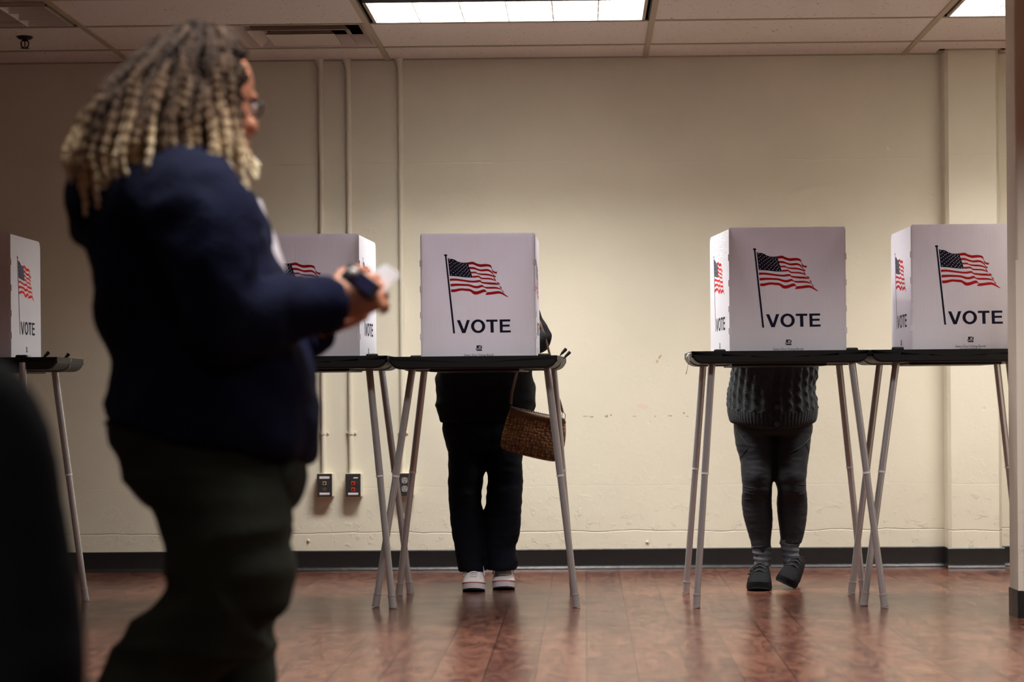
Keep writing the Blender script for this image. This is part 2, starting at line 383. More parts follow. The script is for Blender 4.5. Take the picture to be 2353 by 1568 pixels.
# near wall return at the right edge of the picture
pe = onz(2342, 1421, 0); XR, YR = pe.x, pe.y
def rounded(x0, x1, y0, y1, r, left=True):
    p = []
    for k in range(7):
        a = PI + (PI/2)*k/6; p.append((x0+r+r*math.cos(a), y0+r+r*math.sin(a)))
    return p + [(x1, y0), (x1, y1), (x0, y1)]
def vprism(mb, poly, z0, z1, mi=0):
    n = len(poly); vs_ = [(x, y, z0) for x, y in poly]+[(x, y, z1) for x, y in poly]
    mb.add(vs_, [tuple(range(n-1, -1, -1)), tuple(range(n, 2*n))]+[(i, (i+1) % n, (i+1) % n+n, i+n) for i in range(n)], mi)
mb = MB(); vprism(mb, rounded(XR, XW1+.1, YR, YR+.16, .012), 0, ZC+.2); struct(mb.build('wall_right', M['wall2'], smooth=30))
mb = MB(); vprism(mb, rounded(XR-.004, XW1+.1, YR-.005, YR+.165, .014), 0, .098); struct(mb.build('baseboard_right', M['base'], smooth=30))
# painted metal corner bead standing on the lower part of the wall end
mb = MB(); mb.box((XR-.003, YR+.02, .1), (XR+.001, YR+.06, at(2340, 598, YR).z)); mb.box((XR-.003, YR-.003, .1), (XR+.016, YR+.02, at(2340, 598, YR).z)); struct(mb.build('trim_3', M['wall2']))
mb = MB(); mb.box((XW1, YB-.1, 0), (XW1+.12, YW+.1, ZC+.25)); struct(mb.build('wall_side', M['wall']))
# pilaster on the back wall
YP = YW-.115
xa, xb = at(2177, 700, YP).x, at(2301, 700, YP).x
mb = MB()
poly = [(xa-.002, YW+.02), (xa-.002, YP+.02), (xa+.012, YP), (xb-.018, YP), (xb, YP+.03), (xb, YW+.02)]
vprism(mb, poly, 0, ZC+.03); struct(mb.build('trim_1', M['wall'], smooth=20))
# baseboards with coved toe
def cove(mb, x0, x1, y):
    prof = [(0, .0), (-.014, .0), (-.013, .006), (-.006, .012), (-.0045, .02), (-.0045, .092), (-.001, .096), (0, .096)]
    vs_ = [(x0, y+a, z) for a, z in prof]+[(x1, y+a, z) for a, z in prof]; n = len(prof)
    mb.add(vs_, [tuple(range(n)), tuple(range(2*n-1, n-1, -1))]+[(i, (i+1) % n, (i+1) % n+n, i+n) for i in range(n)])
mb = MB(); cove(mb, XW0, xa-.006, YW); cove(mb, xb+.004, XW1, YW); struct(mb.build('baseboard_back', M['base'], smooth=40))
mb = MB(); cove(mb, xa-.008, xb+.006, YP); mb.box((xa-.008, YP, 0), (xa-.002, YW, .096)); mb.box((xb, YP, 0), (xb+.006, YW, .096)); struct(mb.build('baseboard_pilaster', M['base'], smooth=40))
# ceiling tiles (open where fixtures sit)
ncl = int((XA-XW0)/CP)+2
xs = [XA+CP*k for k in range(-ncl, ncl+5)]; xs = [x for x in xs if XW0-CP < x < XW1+CP]
ys = [Ya-PIT*k for k in range(0, 23)]
def ci(x): return min(range(len(xs)), key=lambda i: abs(xs[i]-x))
iA = ci(XA)
skip = {(iA, 0+1), (iA+2, 1), (iA-2, 1)}
VX0, VX1 = at(571, 106, YW).x, at(866, 106, YW).x
VX1 = XA-.008; VX0 = VX1-.60
mb = MB()
def tile(x0, x1, y0, y1): mb.box((x0, y0, ZC), (x1, y1, ZC+.018))
for i in range(len(xs)-1):
    tile(xs[i], xs[i+1], ys[0], YW)
    for j in range(len(ys)-1):
        if (i, j) in skip: continue
        if (i, j) == (iA-1, 0): tile(xs[i], VX0-.012, ys[j+1], ys[j]); continue
        tile(xs[i], xs[i+1], ys[j+1], ys[j])
struct(mb.build('ceiling', M['tile']))
mb = MB(); mb.box((XW0-.1, YB-.1, ZC+.24), (XW1+.1, YW+.1, ZC+.3)); struct(mb.build('trim_4', M['ventdark']))
mb = MB()
for x in xs: mb.box((x-.0125, YB, ZC-.006), (x+.0125, YW, ZC+.0005))
for y in ys: mb.box((XW0, y-.0115, ZC-.0035), (XW1, y+.0115, ZC+.0004))
mb.box((VX0-.024, ys[1], ZC-.0036), (VX0, ys[0], ZC+.0004))
mb.box((XW0, YW-.02, ZC-.004), (xa-.03, YW, ZC+.0004)); mb.box((xb+.03, YW-.02, ZC-.004), (XW1, YW, ZC+.0004))
mb.box((xa-.03, YP-.02, ZC-.004), (xb+.03, YP, ZC+.0004)); mb.box((xa-.03, YP-.02, ZC-.004), (xa-.003, YW, ZC+.0004)); mb.box((xb+.003, YP-.02, ZC-.004), (xb+.03, YW, ZC+.0004))
struct(mb.build('trim_2', M['tbar']))

# ------------------------------------------------------------------ ceiling fixtures
LCOL = (1.0, .992, .965)
def area(name, x, y, z, sx, sy, power, spread=180, col=LCOL):
    l = bpy.data.lights.new(name, 'AREA'); l.shape = 'RECTANGLE'; l.size = sx; l.size_y = sy; l.energy = power; l.color = col; l.spread = math.radians(spread)
    o = bpy.data.objects.new(name, l); COL.objects.link(o); o.location = (x, y, z); return o
def fixture(i, label, lit, power=0):
    x0, x1, y0, y1 = xs[i]+.0125, xs[i+1]-.0125, ys[2]+.0115, ys[1]-.0115
    e = empty('ceiling_light', ((x0+x1)/2, (y0+y1)/2, ZC), label, 'ceiling light', 'recessed louvre ceiling lights')
    # housing: open box with black inner reveal
    h = .135; t = .006
    mb = MB()
    mb.box((x0, y0, ZC), (x0+t, y1, ZC+h)); mb.box((x1-t, y0, ZC), (x1, y1, ZC+h)); mb.box((x0, y0, ZC), (x1, y0+t, ZC+h)); mb.box((x0, y1-t, ZC), (x1, y1, ZC+h))
    mb.box((x0, y0, ZC+h), (x1, y1, ZC+h+.004))
    mb.build('housing', M['fixblack'], e)
    lx0, lx1, ly0, ly1 = x0+.03, x1-.03, y1-.008-.452, y1-.008
    nx, ny = 6, 3; zb, zt = ZC-.002, ZC+.086
    mb = MB()
    def blade(a, b_, horiz):   # tapered blade
        (xa_, ya_), (xb_, yb_) = a, b_
        for z0, z1, w in ((zb, zb+.012, .0016), (zb+.012, zb+.035, .004), (zb+.035, zt, .008)):
            if horiz: mb.box((xa_, ya_-w, z0), (xb_, ya_+w, z1))
            else: mb.box((xa_-w, ya_, z0), (xa_+w, yb_, z1))
    for k in range(ny+1): blade((lx0, ly0+(ly1-ly0)*k/ny), (lx1, 0), True)
    for k in range(nx+1): blade((lx0+(lx1-lx0)*k/nx, ly0), (0, ly1), False)
    mb.build('louver', M['louver'] if lit else M['louver_off'], e)
    for xq in (lx0-.012, lx1+.002):
        mb = MB(); mb.box((xq, ly0, zb), (xq+.010, ly1, zt)); mb.build('louver_frame', M['tbar'], e)
    for k in range(3):
        y = ly0+(ly1-ly0)*(k+.5)/3
        mb = MB(); mb.tube([(lx0+.01, y, ZC+.112), (lx1-.01, y, ZC+.112)], .0125, 12); mb.build('fluorescent_tube', M['lit'] if lit else M['unlit'], e, smooth=60)
    if lit:
        a = area('fluorescent_lamp', (lx0+lx1)/2, (ly0+ly1)/2, ZC+.096, lx1-lx0-.02, ly1-ly0-.02, power); attach(a, e)
PW = 1.06
fixture(iA, 'lit recessed fluorescent ceiling light with louvre grid at the top centre', True, 150*PW)
fixture(iA+2, 'lit recessed fluorescent ceiling light cut off at the top right corner', True, 122*PW)
fixture(iA-2, 'switched-off recessed ceiling light with grey louvres in the top left corner', False)
# lamps of the same ceiling grid nearer the viewer, above the frame
def gx(i): return (xs[i]+xs[i+1])/2
for i, row, p in ((iA, 5, 42), (iA+2, 5, 46), (iA, 9, 19), (iA+2, 9, 22), (iA-2, 9, 2), (iA, 13, 8), (iA+2, 13, 8)):
    area('ceiling_lamp', gx(i), (ys[row]+ys[row+1])/2, ZC-.004, 1.15, .45, p*PW*1.1, 130)

# air diffuser
y0, y1 = ys[1]+.0115, ys[0]-.0115
e = empty('air_diffuser', ((VX0+VX1)/2, (y0+y1)/2, ZC), 'square beige louvred air diffuser in the ceiling beside the lit fixture', 'air vent')
cx, cy = (VX0+VX1)/2, (y0+y1)/2; hx, hy = (VX1-VX0)/2, (y1-y0)/2
def frus(mb, a, za, b_, zb_, t=.0015):
    """square ring sloping from half-size a at za to b at zb"""
    A = [(cx+s_*a*hx, cy+u*a*hy, za) for s_, u in ((-1,-1),(1,-1),(1,1),(-1,1))]; B = [(cx+s_*b_*hx, cy+u*b_*hy, zb_) for s_, u in ((-1,-1),(1,-1),(1,1),(-1,1))]
    vs_ = A+B+[(x, y, z+.003) for x, y, z in A]+[(x, y, z+.003) for x, y, z in B]
    fs = []
    for k in range(4):
        j = (k+1) % 4; fs += [(k, j, 4+j, 4+k), (8+k, 12+k, 12+j, 8+j), (k, 8+k, 8+j, j), (4+k, 4+j, 12+j, 12+k)]
    mb.add(vs_, fs)
mb = MB(); frus(mb, 1, ZC-.001, .93, ZC+.004); mb.build('frame', M['vent'], e)
mb = MB(); mb.box((VX0, y0, ZC+.10), (VX1, y1, ZC+.104)); frus(mb, 1, ZC+.006, 1.0, ZC+.1); mb.build('duct_opening', M['ventdark'], e)
mb = MB(); frus(mb, .93, ZC+.004, .80, ZC+.045); mb.build('louver', M['vent'], e)
mb = MB(); frus(mb, .74, ZC-.012, .58, ZC+.035); mb.build('louver', M['vent'], e)
mb = MB(); frus(mb, .50, ZC-.016, .36, ZC+.020); frus(mb, .36, ZC+.020, .001, ZC+.020); frus(mb, .5, ZC-.016, .001, ZC-.014); mb.build('centre_plate', M['vent'], e)

# sprinkler
ps = onz(57, 84, ZC)
e = empty('sprinkler_head', ps, 'small dark fire sprinkler head hanging from the left ceiling tile', 'sprinkler')
def lathe(mb, c, prof, n=20, mi=0):
    mb.rings([[Vector(c)+Vector((r*math.cos(2*PI*i/n), r*math.sin(2*PI*i/n), z)) for i in range(n)] for r, z in prof], mi)
mb = MB(); lathe(mb, ps, [(.034, 0), (.036, -.003), (.026, -.012), (.012, -.013)]); mb.build('escutcheon', M['steel_dark'], e, smooth=40)
mb = MB(); lathe(mb, ps, [(.011, -.01), (.011, -.02), (.007, -.022)])
for s_ in (-1, 1): mb.tube([ps+Vector((s_*.009, 0, -.016)), ps+Vector((s_*.017, 0, -.026)), ps+Vector((s_*.015, 0, -.042)), ps+Vector((s_*.003, 0, -.05))], .003, 8)
mb.tube([ps+Vector((0, 0, -.02)), ps+Vector((0, 0, -.045))], .0025, 8); mb.build('frame_arms', M['steel_dark'], e, smooth=50)
mb = MB(); lathe(mb, ps, [(.004, -.047), (.018, -.05), (.018, -.0525), (.004, -.053)]); mb.build('deflector', M['steel_dark'], e, smooth=40)

# ------------------------------------------------------------------ conduits and wall boxes
def conduit(xpx, label, off=0):
    p = at(xpx, 700, YW); x = p.x; r = .0125; zb_ = at(xpx, 1090, YW).z
    e = empty('wall_conduit', (x, YW, zb_), label, 'conduit', 'painted conduits running down the wall')
    mb = MB(); mb.tube([(x, YW-.013, zb_), (x, YW-.013, ZC-.05), (x-.004, YW-.016, ZC-.02), (x-.006, YW-.017, ZC)], [r, r, r*1.15, r*1.9], 14); mb.build('pipe', M['conduit'], e, smooth=60)
    zs = at(xpx, 995, YW).z
    mb = MB(); mb.box((x-.024, YW-.006, zs-.007), (x+.024, YW, zs+.007)); mb.tube([(x, YW-.013, zs-.008), (x, YW-.013, zs+.008)], r+.003, 14); mb.build('pipe_strap', M['conduit'], e, smooth=50)
    for s_ in (-1, 1):
        mb = MB(); mb.ball((x+s_*.019, YW-.007, zs), (.004, .003, .004), n=6); mb.build('screw', M['conduit'], e, smooth=60)
    return x
cx1 = conduit(742, 'cream conduit down the wall to the grey network box with white labels')
cx2 = conduit(805, 'cream conduit down the wall to the box with two orange jacks')
cx3 = conduit(924, 'cream conduit down the wall to the power outlet behind the booth legs')
M['plate'] = mat('scratched_dark_steel_plate', (58, 56, 56), .4, .3, bump=(80, .2)); M['labelw'] = mat('white_label', (226, 216, 222), .6)
M['jackor'] = mat('orange_jack', (214, 66, 26), .45); M['jackye'] = mat('ivory_jack', (176, 160, 110), .45); M['blank'] = mat('blank_insert', (76, 74, 58), .5); M['hole'] = mat('socket_hole', (8, 8, 8), .6)
M['receptacle'] = mat('grey_receptacle', (150, 146, 144), .4)
def wbox(xc, ytop, ybot, kind, name, label, cat):
    c = at(xc, (ytop+ybot)/2, YW-.05); w = .0355; h = (at(xc, ytop, YW-.05).z-at(xc, ybot, YW-.05).z)/2; yf = YW-.055
    e = empty(name, (c.x, YW, c.z), label, cat)
    X, Z = c.x, c.z
    mb = MB(); mb.box((X-w-.001, yf+.003, Z-h), (X+w+.004, YW+.001, Z+h)); mb.build('back_box', M['conduit'], e, bevel=.002)
    mb = MB(); mb.box((X-w, yf, Z-h), (X+w, yf+.0045, Z+h)); mb.build('cover_plate', M['plate'], e, bevel=.0015)
    def q(x0, x1, z0, z1, d, nm, m_, par=e):
        mb = MB(); mb.box((X+x0, yf-d, Z+z0), (X+x1, yf+.001, Z+z1)); return mb.build(nm, M[m_], par, bevel=.0006)
    if kind != 'power':
        q(-.024, .024, h-.024, h-.013, .0008, 'label', 'labelw') if kind == 'ivory' else q(.002, .023, h-.022, h-.017, .0008, 'label', 'labelw')
        q(-.024, .024, -h+.009, -h+.019, .0008, 'label', 'labelw')
        for k, zc in enumerate((h-.045, h-.074)):
            cm = 'jackor' if kind == 'orange' else ('jackye' if k == 0 else 'blank')
            j = q(-.0085, .0085, zc-.0085, zc+.0085, .002, 'jack' if cm != 'blank' else 'blank_insert', cm)
            if cm != 'blank':
                mb = MB(); mb.prism([(X-.0055, Z+zc-.001), (X-.0055, Z+zc+.0045), (X+.0055, Z+zc+.0045), (X+.0055, Z+zc-.001), (X+.0025, Z+zc-.0055), (X-.0025, Z+zc-.0055)], yf-.0028, yf); mb.build('port', M['hole'], j)
    else:
        for zc in (.02, -.02):
            mb = MB(); n = 20
            mb.prism([(X+max(-.0135, min(.0135, .017*math.cos(2*PI*i/n))), Z+zc+.0145*math.sin(2*PI*i/n)) for i in range(n)], yf-.002, yf+.001); r_ = mb.build('receptacle', M['receptacle'], e)
            mb = MB()
            for sx in (-.0065, .0065): mb.box((X+sx-.0014, yf-.003, Z+zc+.001), (X+sx+.0014, yf-.001, Z+zc+.009))
            mb.tube([(X, yf-.003, Z+zc-.007), (X, yf-.001, Z+zc-.007)], .003, 10); mb.build('slots', M['hole'], r_)
wbox(746, 1089, 1142, 'ivory', 'network_outlet', 'dark network box with two white labels and one ivory jack on the wall', 'wall outlet')
wbox(811.5, 1089, 1142, 'orange', 'network_outlet', 'dark network box with two orange jacks on the wall', 'wall outlet')
wbox(930, 1088, 1140, 'power', 'power_outlet', 'dark power outlet with two round receptacles behind crossed booth legs', 'wall outlet')

# marks on the painted wall: stains and a plugged anchor
M['rust'] = mat('rust_stain', (176, 146, 104), .7, noisecol=(60, (214, 196, 160), .35, .6)); M['scuff'] = mat('grey_scuff', (150, 140, 120), .7, noisecol=(90, (214, 200, 172), .4, .6)); M['pinkish'] = mat('pink_patch', (228, 208, 190), .6)
wb = bpy.data.objects['wall_back']
def blot(pts, m_, nm, label):
    for (x, y, rx, ry, ang) in pts:
        mb = MB()
        c = at(x, y, YW); n = 18; r_ = Matrix.Rotation(math.radians(ang), 3, 'Y'); sc_ = YW/F; rnd = random.Random(int(x*7+y))
        ring = []
        for i in range(n):
            k = 1+rnd.uniform(-.3, .3)
            ring.append(c + r_ @ Vector((rx*sc_*k*math.cos(2*PI*i/n), 0, ry*sc_*k*math.sin(2*PI*i/n))))
        mb.rings([[p+Vector((0, -.0005, 0)) for p in ring], [p+Vector((0, .001, 0)) for p in ring]])
        mb.build(nm, M[m_], wb)
blot([(1516, 821, 2.5, 6, 35), (1510, 831, 3, 4, 20)], 'rust', 'rust_stain', 'small brown streak on the bare wall between the booths')
blot([(1346, 957, 6, 1.2, 0), (1359, 958, 5, 2, 0), (1394, 957, 4, 3, 0), (1404, 954, 2.5, 1.6, 0), (1458, 957, 5, 1.2, 0), (1505, 957, 1.6, 2, 0), (1540, 956, 5, 1.4, 0), (1572, 950, 3, 2, 20), (1580, 957, 4, 1, 0)], 'scuff', 'scuff_marks', 'row of faint grey scuffs on the wall behind the gap between booths')
blot([(1478, 934, 12, 5, 12)], 'pinkish', 'paint_patch', 'faint pink patch of paint on the wall above the grey scuffs')
def anchor(x, y):
    c = at(x, y, YW); mb = MB(); mb.ball((c.x, YW-.002, c.z), (.007, .006, .007), n=8); mb.box((c.x-.0012, YW-.009, c.z-.004), (c.x+.0012, YW-.004, c.z+.004)); return mb.build('wall_anchor', M['conduit'], smooth=60)
tag(anchor(1487, 1246), 'painted-over screw anchor low on the wall between the two booth pairs', 'wall anchor')
tag(anchor(709, 1243), 'painted-over screw anchor low on the wall left of the booth legs', 'wall anchor')
# ------------------------------------------------------------------ printed artwork (metres, origin = panel's upper-left corner, x right, z down negative)
K = .0002637
def pm(x, y):
    y = y + (x-640)*.016
    return (.056 + x*K, -(.042 + y*K))
NAVY, RED, WHT = 0, 1, 2
def strip(mb, T, B, mi):
    """ribbon between polyline T and B (resampled)"""
    def rs(P, n):
        P = [Vector(p) for p in P]; d = [0]
        for a, b_ in zip(P, P[1:]): d.append(d[-1]+(b_-a).length)
        o = []
        for k in range(n):
            t = d[-1]*k/(n-1); i = 0
            while i < len(P)-2 and d[i+1] < t: i += 1
            u = (t-d[i])/max(1e-9, d[i+1]-d[i]); o.append(P[i].lerp(P[i+1], min(1, max(0, u))))
        return o
    def sm(P):
        if len(P) < 3: return P
        return [tuple(p) for p in catmull(P, 4)]
    n = 24; a = rs(sm(T), n); b_ = rs(sm(B), n)
    vs_ = [(pm(*p)[0], 0, pm(*p)[1]) for p in a]+[(pm(*p)[0], 0, pm(*p)[1]) for p in b_]
    mb.add(vs_, [(i, n+i, n+i+1, i+1) for i in range(n-1)], mi)
def poly(mb, P, mi, y=0):
    mb.add([(pm(*p)[0], y, pm(*p)[1]) for p in P], [tuple(range(len(P)))], mi)
def textmesh(mb, s, x, z, size, mi, width=None, y=0, align='CENTER'):
    cu = bpy.data.curves.new('t', 'FONT'); cu.body = s; cu.size = size; cu.align_x = align; cu.resolution_u = 3
    o = bpy.data.objects.new('t', cu); COL.objects.link(o); dg = bpy.context.evaluated_depsgraph_get(); dg.update()
    me = bpy.data.meshes.new_from_object(o.evaluated_get(dg)); bpy.data.objects.remove(o)
    P = [v_.co.copy() for v_ in me.vertices]; w = max(p.x for p in P)-min(p.x for p in P); k = (width/w) if width else 1
    mb.add([(x+p.x*k, y, z+p.y) for p in P], [tuple(f.vertices) for f in me.polygons], mi); bpy.data.meshes.remove(me)
def flag_mesh():
    mb = MB()
    poly(mb, [(148,180),(172,180),(292,1317),(263,1317)], NAVY)
    c = (159, 170); poly(mb, [(c[0]+26*math.cos(2*PI*i/20), c[1]+15*math.sin(2*PI*i/20)) for i in range(20)], NAVY)
    strip(mb, [(190,208),(215,222),(255,222),(290,232),(340,258),(380,272),(430,277),(490,273)], [(218,472),(280,475),(350,480),(430,490),(500,495),(562,495)], NAVY)
    # the ribbon's right edge is bowed; fill to the measured edge
    poly(mb, [(490,273),(500,300),(517,352),(542,430),(562,495),(555,494),(488,280)], NAVY)
    S = [(215,238),(222,290),(229,340),(237,394),(241,452),(245,272),(255,320),(264,371),(274,424),(270,248),(280,297),(292,347),(302,398),(312,452),(302,282),(316,330),(329,380),(340,432),(332,270),(341,313),(352,358),(362,406),(374,461),(363,298),(374,342),(385,388),(397,438),(386,287),(395,323),(403,369),(415,412),(430,466),(416,310),(428,352),(440,397),(450,447),(433,295),(442,332),(456,376),(467,420),(481,475),(466,320),(477,361),(488,405),(500,452),(474,297),(489,341),(502,385),(515,429),(528,478)]
    for x, y in S:
        P = []
        for i in range(10):
            r = 9.5 if i % 2 == 0 else 4.6; a = -PI/2+PI*i/5; P.append((x+r*math.cos(a)*.92, y+r*math.sin(a)))
        ctr = (x, y); vs_ = [(pm(*p)[0], -.0003, pm(*p)[1]) for p in P]+[(pm(*ctr)[0], -.0003, pm(*ctr)[1])]
        mb.add(vs_, [(i, (i+1) % 10, 10) for i in range(10)], WHT)
    st = [
     ([(490,273),(530,264),(575,262),(600,275),(640,290),(685,298),(740,293),(790,295),(825,303),(845,318),(853,345)], [(500,307),(540,302),(575,303),(610,318),(650,332),(690,339),(740,334),(790,330),(825,337),(845,350),(858,376)]),
     ([(852,345),(862,375),(880,395),(905,405),(935,405)], [(856,385),(868,412),(895,430),(925,436)]),
     ([(513,340),(545,337),(585,341),(630,358),(680,373),(730,370),(780,367),(820,378),(850,400),(864,424)], [(521,370),(560,371),(600,376),(650,392),(700,403),(745,401),(790,399),(825,410),(850,428),(866,444)]),
     ([(862,420),(880,448),(900,466),(915,466)], [(868,450),(885,478),(908,490)]),
     ([(532,408),(575,407),(610,407),(625,420),(660,430),(720,434),(780,435),(830,445),(870,462),(888,488)], [(541,434),(590,432),(625,436),(660,450),(710,458),(770,461),(820,467),(850,475),(892,490)]),
     ([(884,488),(900,508),(914,532)], [(880,500),(890,522),(905,541)]),
     ([(555,470),(600,468),(650,465),(675,478),(690,492),(740,496),(800,497),(845,503),(880,518),(910,545)], [(565,496),(610,494),(655,490),(680,508),(700,516),(760,519),(820,522),(870,532),(912,547)]),
     ([(925,562),(955,565),(975,590)], [(935,578),(955,590),(975,592)]),
     ([(218,512),(260,510),(330,512),(420,525),(520,537),(580,540),(640,532),(675,524),(685,545),(705,555),(760,560),(830,563),(880,565),(915,566),(940,585),(957,597)], [(222,548),(270,542),(340,544),(420,553),(500,563),(560,568),(620,567),(680,557),(700,575),(715,583),(770,588),(830,596),(890,597),(957,599)]),
     ([(972,620),(992,625),(1000,655)], [(976,634),(985,648),(1000,657)]),
     ([(227,590),(280,586),(350,585),(450,589),(520,594),(580,612),(630,618),(670,607),(705,597),(720,612),(735,625),(780,630),(850,627),(910,630),(960,642),(1003,668)], [(230,629),(280,624),(350,618),(450,619),(510,623),(560,640),(610,652),(660,648),(700,632),(722,630),(750,650),(790,657),(850,657),(910,656),(960,662),(1003,672)]),
     ([(1003,682),(1020,685),(1038,718)], [(1008,692),(1022,708),(1036,719)]),
     ([(235,670),(280,669),(330,660),(390,652),(450,656),(520,660),(560,680),(600,697),(650,690),(700,672),(745,665),(765,690),(785,707)], [(238,710),(290,710),(340,697),(400,686),(460,692),(520,697),(550,720),(580,740),(610,745),(660,735),(710,715),(750,705),(785,711)]),
     ([(785,707),(840,703),(900,694),(960,691),(1010,708),(1060,745),(1100,775)], [(752,740),(762,748),(800,747),(860,740),(920,732),(970,728),(1020,745),(1075,773),(1100,777)]),
    ]
    for T, B in st: strip(mb, T, B, RED)
    fl = [(852,345),(862,400),(880,470),(910,540),(958,598),(1000,665),(1036,718)]
    strip(mb, [(x-2, y) for x, y in fl], [(x+3, y) for x, y in fl], RED)
    return mb.mesh('flag_print', [M['navy'], M['red'], M['star']])
def vote_mesh():
    mb = MB()
    poly(mb, [(320,1122),(368,1121),(425,1255),(470,1119),(517,1117),(449,1310),(399,1312)], NAVY)
    n = 40; o = [(640+107*math.cos(2*PI*i/n), 1209+100*math.sin(2*PI*i/n)) for i in range(n)]; i_ = [(640+60*math.cos(2*PI*i/n), 1209+66*math.sin(2*PI*i/n)) for i in range(n)]
    vs_ = [(pm(*p)[0], 0, pm(*p)[1]) for p in o+i_]; mb.add(vs_, [(i, (i+1) % n, n+(i+1) % n, n+i) for i in range(n)], NAVY)
    for P in ([(762,1111),(933,1108),(933,1140),(762,1143)], [(824,1140),(872,1140),(876,1300),(828,1302)],
              [(963,1107),(1008,1106),(1012,1299),(968,1300)], [(1006,1106),(1123,1104),(1124,1135),(1006,1138)], [(1006,1183),(1115,1180),(1117,1210),(1006,1213)], [(1006,1268),(1130,1265),(1130,1296),(1006,1299)]):
        poly(mb, P, NAVY)
    return mb.mesh('vote_lettering', [M['navy']])
def logo_mesh():
    mb = MB(); s = .001723; X0, Z0 = (1094-967.5)*s, -(788-535.5)*s
    w = .0212
    mb.add([(X0, 0, Z0-w), (X0+w, 0, Z0-w), (X0+w, 0, Z0), (X0, 0, Z0)], [(0, 1, 2, 3)], 0)
    def seg(a, b_, t):
        a = Vector(a); b_ = Vector(b_); n_ = (b_-a).normalized().orthogonal()*t if False else Vector((-(b_-a).y, (b_-a).x)).normalized()*t
        mb.add([(X0+w*p.x, -.0003, Z0+w*p.y) for p in (a+n_, a-n_, b_-n_, b_+n_)], [(0, 1, 2, 3)], 1)
    seg((.42, -.5), (.97, .02), .05); seg((.40, -.16), (.80, -.52), .05)
    textmesh(mb, 'select', X0+w*.40, Z0-w*.80, .0115, 1, .027, -.0004)
    mb.add([(X0-.0045, 0, Z0-w*.83), (X0, 0, Z0-w*.83), (X0, 0, Z0-w*.52), (X0-.003, 0, Z0-w*.52)], [(0, 1, 2, 3)], 0)
    textmesh(mb, 'Select Duo Voting Booth', (1099.3-967.5)*s, -(811.2-535.5)*s-.0008, .0125, 0, .1185)
    textmesh(mb, 'www.selectvotingbooths.com', (1099-967.5)*s, -(815.6-535.5)*s, .0068, 0, .082)
    return mb.mesh('maker_print', [M['navy'], M['star']])
FLAG, VOTE, LOGO = flag_mesh(), vote_mesh(), logo_mesh()
PWID = .4515
def put(me, name, parent, mtx):
    o = bpy.data.objects.new(name, me); COL.objects.link(o); o.parent = parent; o.matrix_parent_inverse = Matrix.Identity(4); o.matrix_local = mtx; return o
def panel(name, parent, a, b_, ztop, height, rounded_side=None, chamf=0, mirror=False, lab=None):
    """corrugated sheet whose outer face runs from point a (left as seen from outside) to b (right), upright"""
    a = Vector((a[0], a[1], 0)); b_ = Vector((b_[0], b_[1], 0)); X = (b_-a).normalized(); wd = (b_-a).length; Yv = Vector((0, 0, 1)).cross(X)
    mtx = Matrix((( X.x, Yv.x, 0, a.x), (X.y, Yv.y, 0, a.y), (0, 0, 1, ztop), (0, 0, 0, 1)))
    o = bpy.data.objects.new(name, None)
    P = [(0, -height), (wd, -height)]
    def corner(cx_, s_):
        r = .022; q = []
        if s_ > 0: base = [(cx_, -chamf-.03), (cx_-.003, -chamf), (cx_-.05, -chamf*.45), (cx_-.09, 0)]
        return q
    r = .03
    if rounded_side == 'right':
        P += [(wd, -r)] + [(wd-r+r*math.cos(t), -r+r*math.sin(t)) for t in [PI/2*k/6 for k in range(1, 7)]]
    else: P += [(wd, 0)]
    if rounded_side == 'left':
        P += [(r-r*math.sin(t), -r+r*math.cos(t)) for t in [PI/2*k/6 for k in range(0, 7)]]
    else: P += [(0, 0)]
    mb = MB(); mb.prism(P, 0, .0042)
    me = mb.mesh(name, [M['panel']])
    o = bpy.data.objects.new(name, me); COL.objects.link(o); o.matrix_world = mtx
    loc, rot, sc_ = mtx.decompose(); o.location = loc; o.rotation_euler = rot.to_euler(); attach(o, parent)
    k = wd/PWID; off = Matrix.Translation((0, -.0006, 0)) @ Matrix.Diagonal((k, 1, 1, 1))
    put(FLAG, 'flag_print', o, off); put(VOTE, 'vote_lettering', o, off); put(LOGO, 'maker_print', o, off)
    return o, mtx, wd

def leg(parent, top, foot, joint_t):
    top, foot = Vector(top), Vector(foot); d = (foot-top).normalized()
    foot = foot - d*.0015
    r = .0142
    j = top.lerp(foot, joint_t); cp = top.lerp(foot, .948)
    mb = MB(); mb.tube([top-d*.02, j], [r, r], 18); mb.tube([j, cp], [r*.93, r*.93], 18)
    o = mb.build('leg', M['tube'], parent, smooth=50)
    mb = MB(); mb.tube([j-d*.004, j+d*.0035], r*1.07, 18); mb.build('joint_ring', M['ring'], o, smooth=40)
    f2 = Vector((foot.x, foot.y, .002))
    mb = MB(); mb.tube([cp, f2-d*.006], [r*1.02, r*1.04], 18); mb.tube([cp-d*.0025, cp+d*.0025], r*1.13, 18); 
    mb.tube([f2-d*.007, f2], [r*1.14, r*1.1], 18, 0); mb.build('foot_cap', M['tube'], o, smooth=40)
    return o

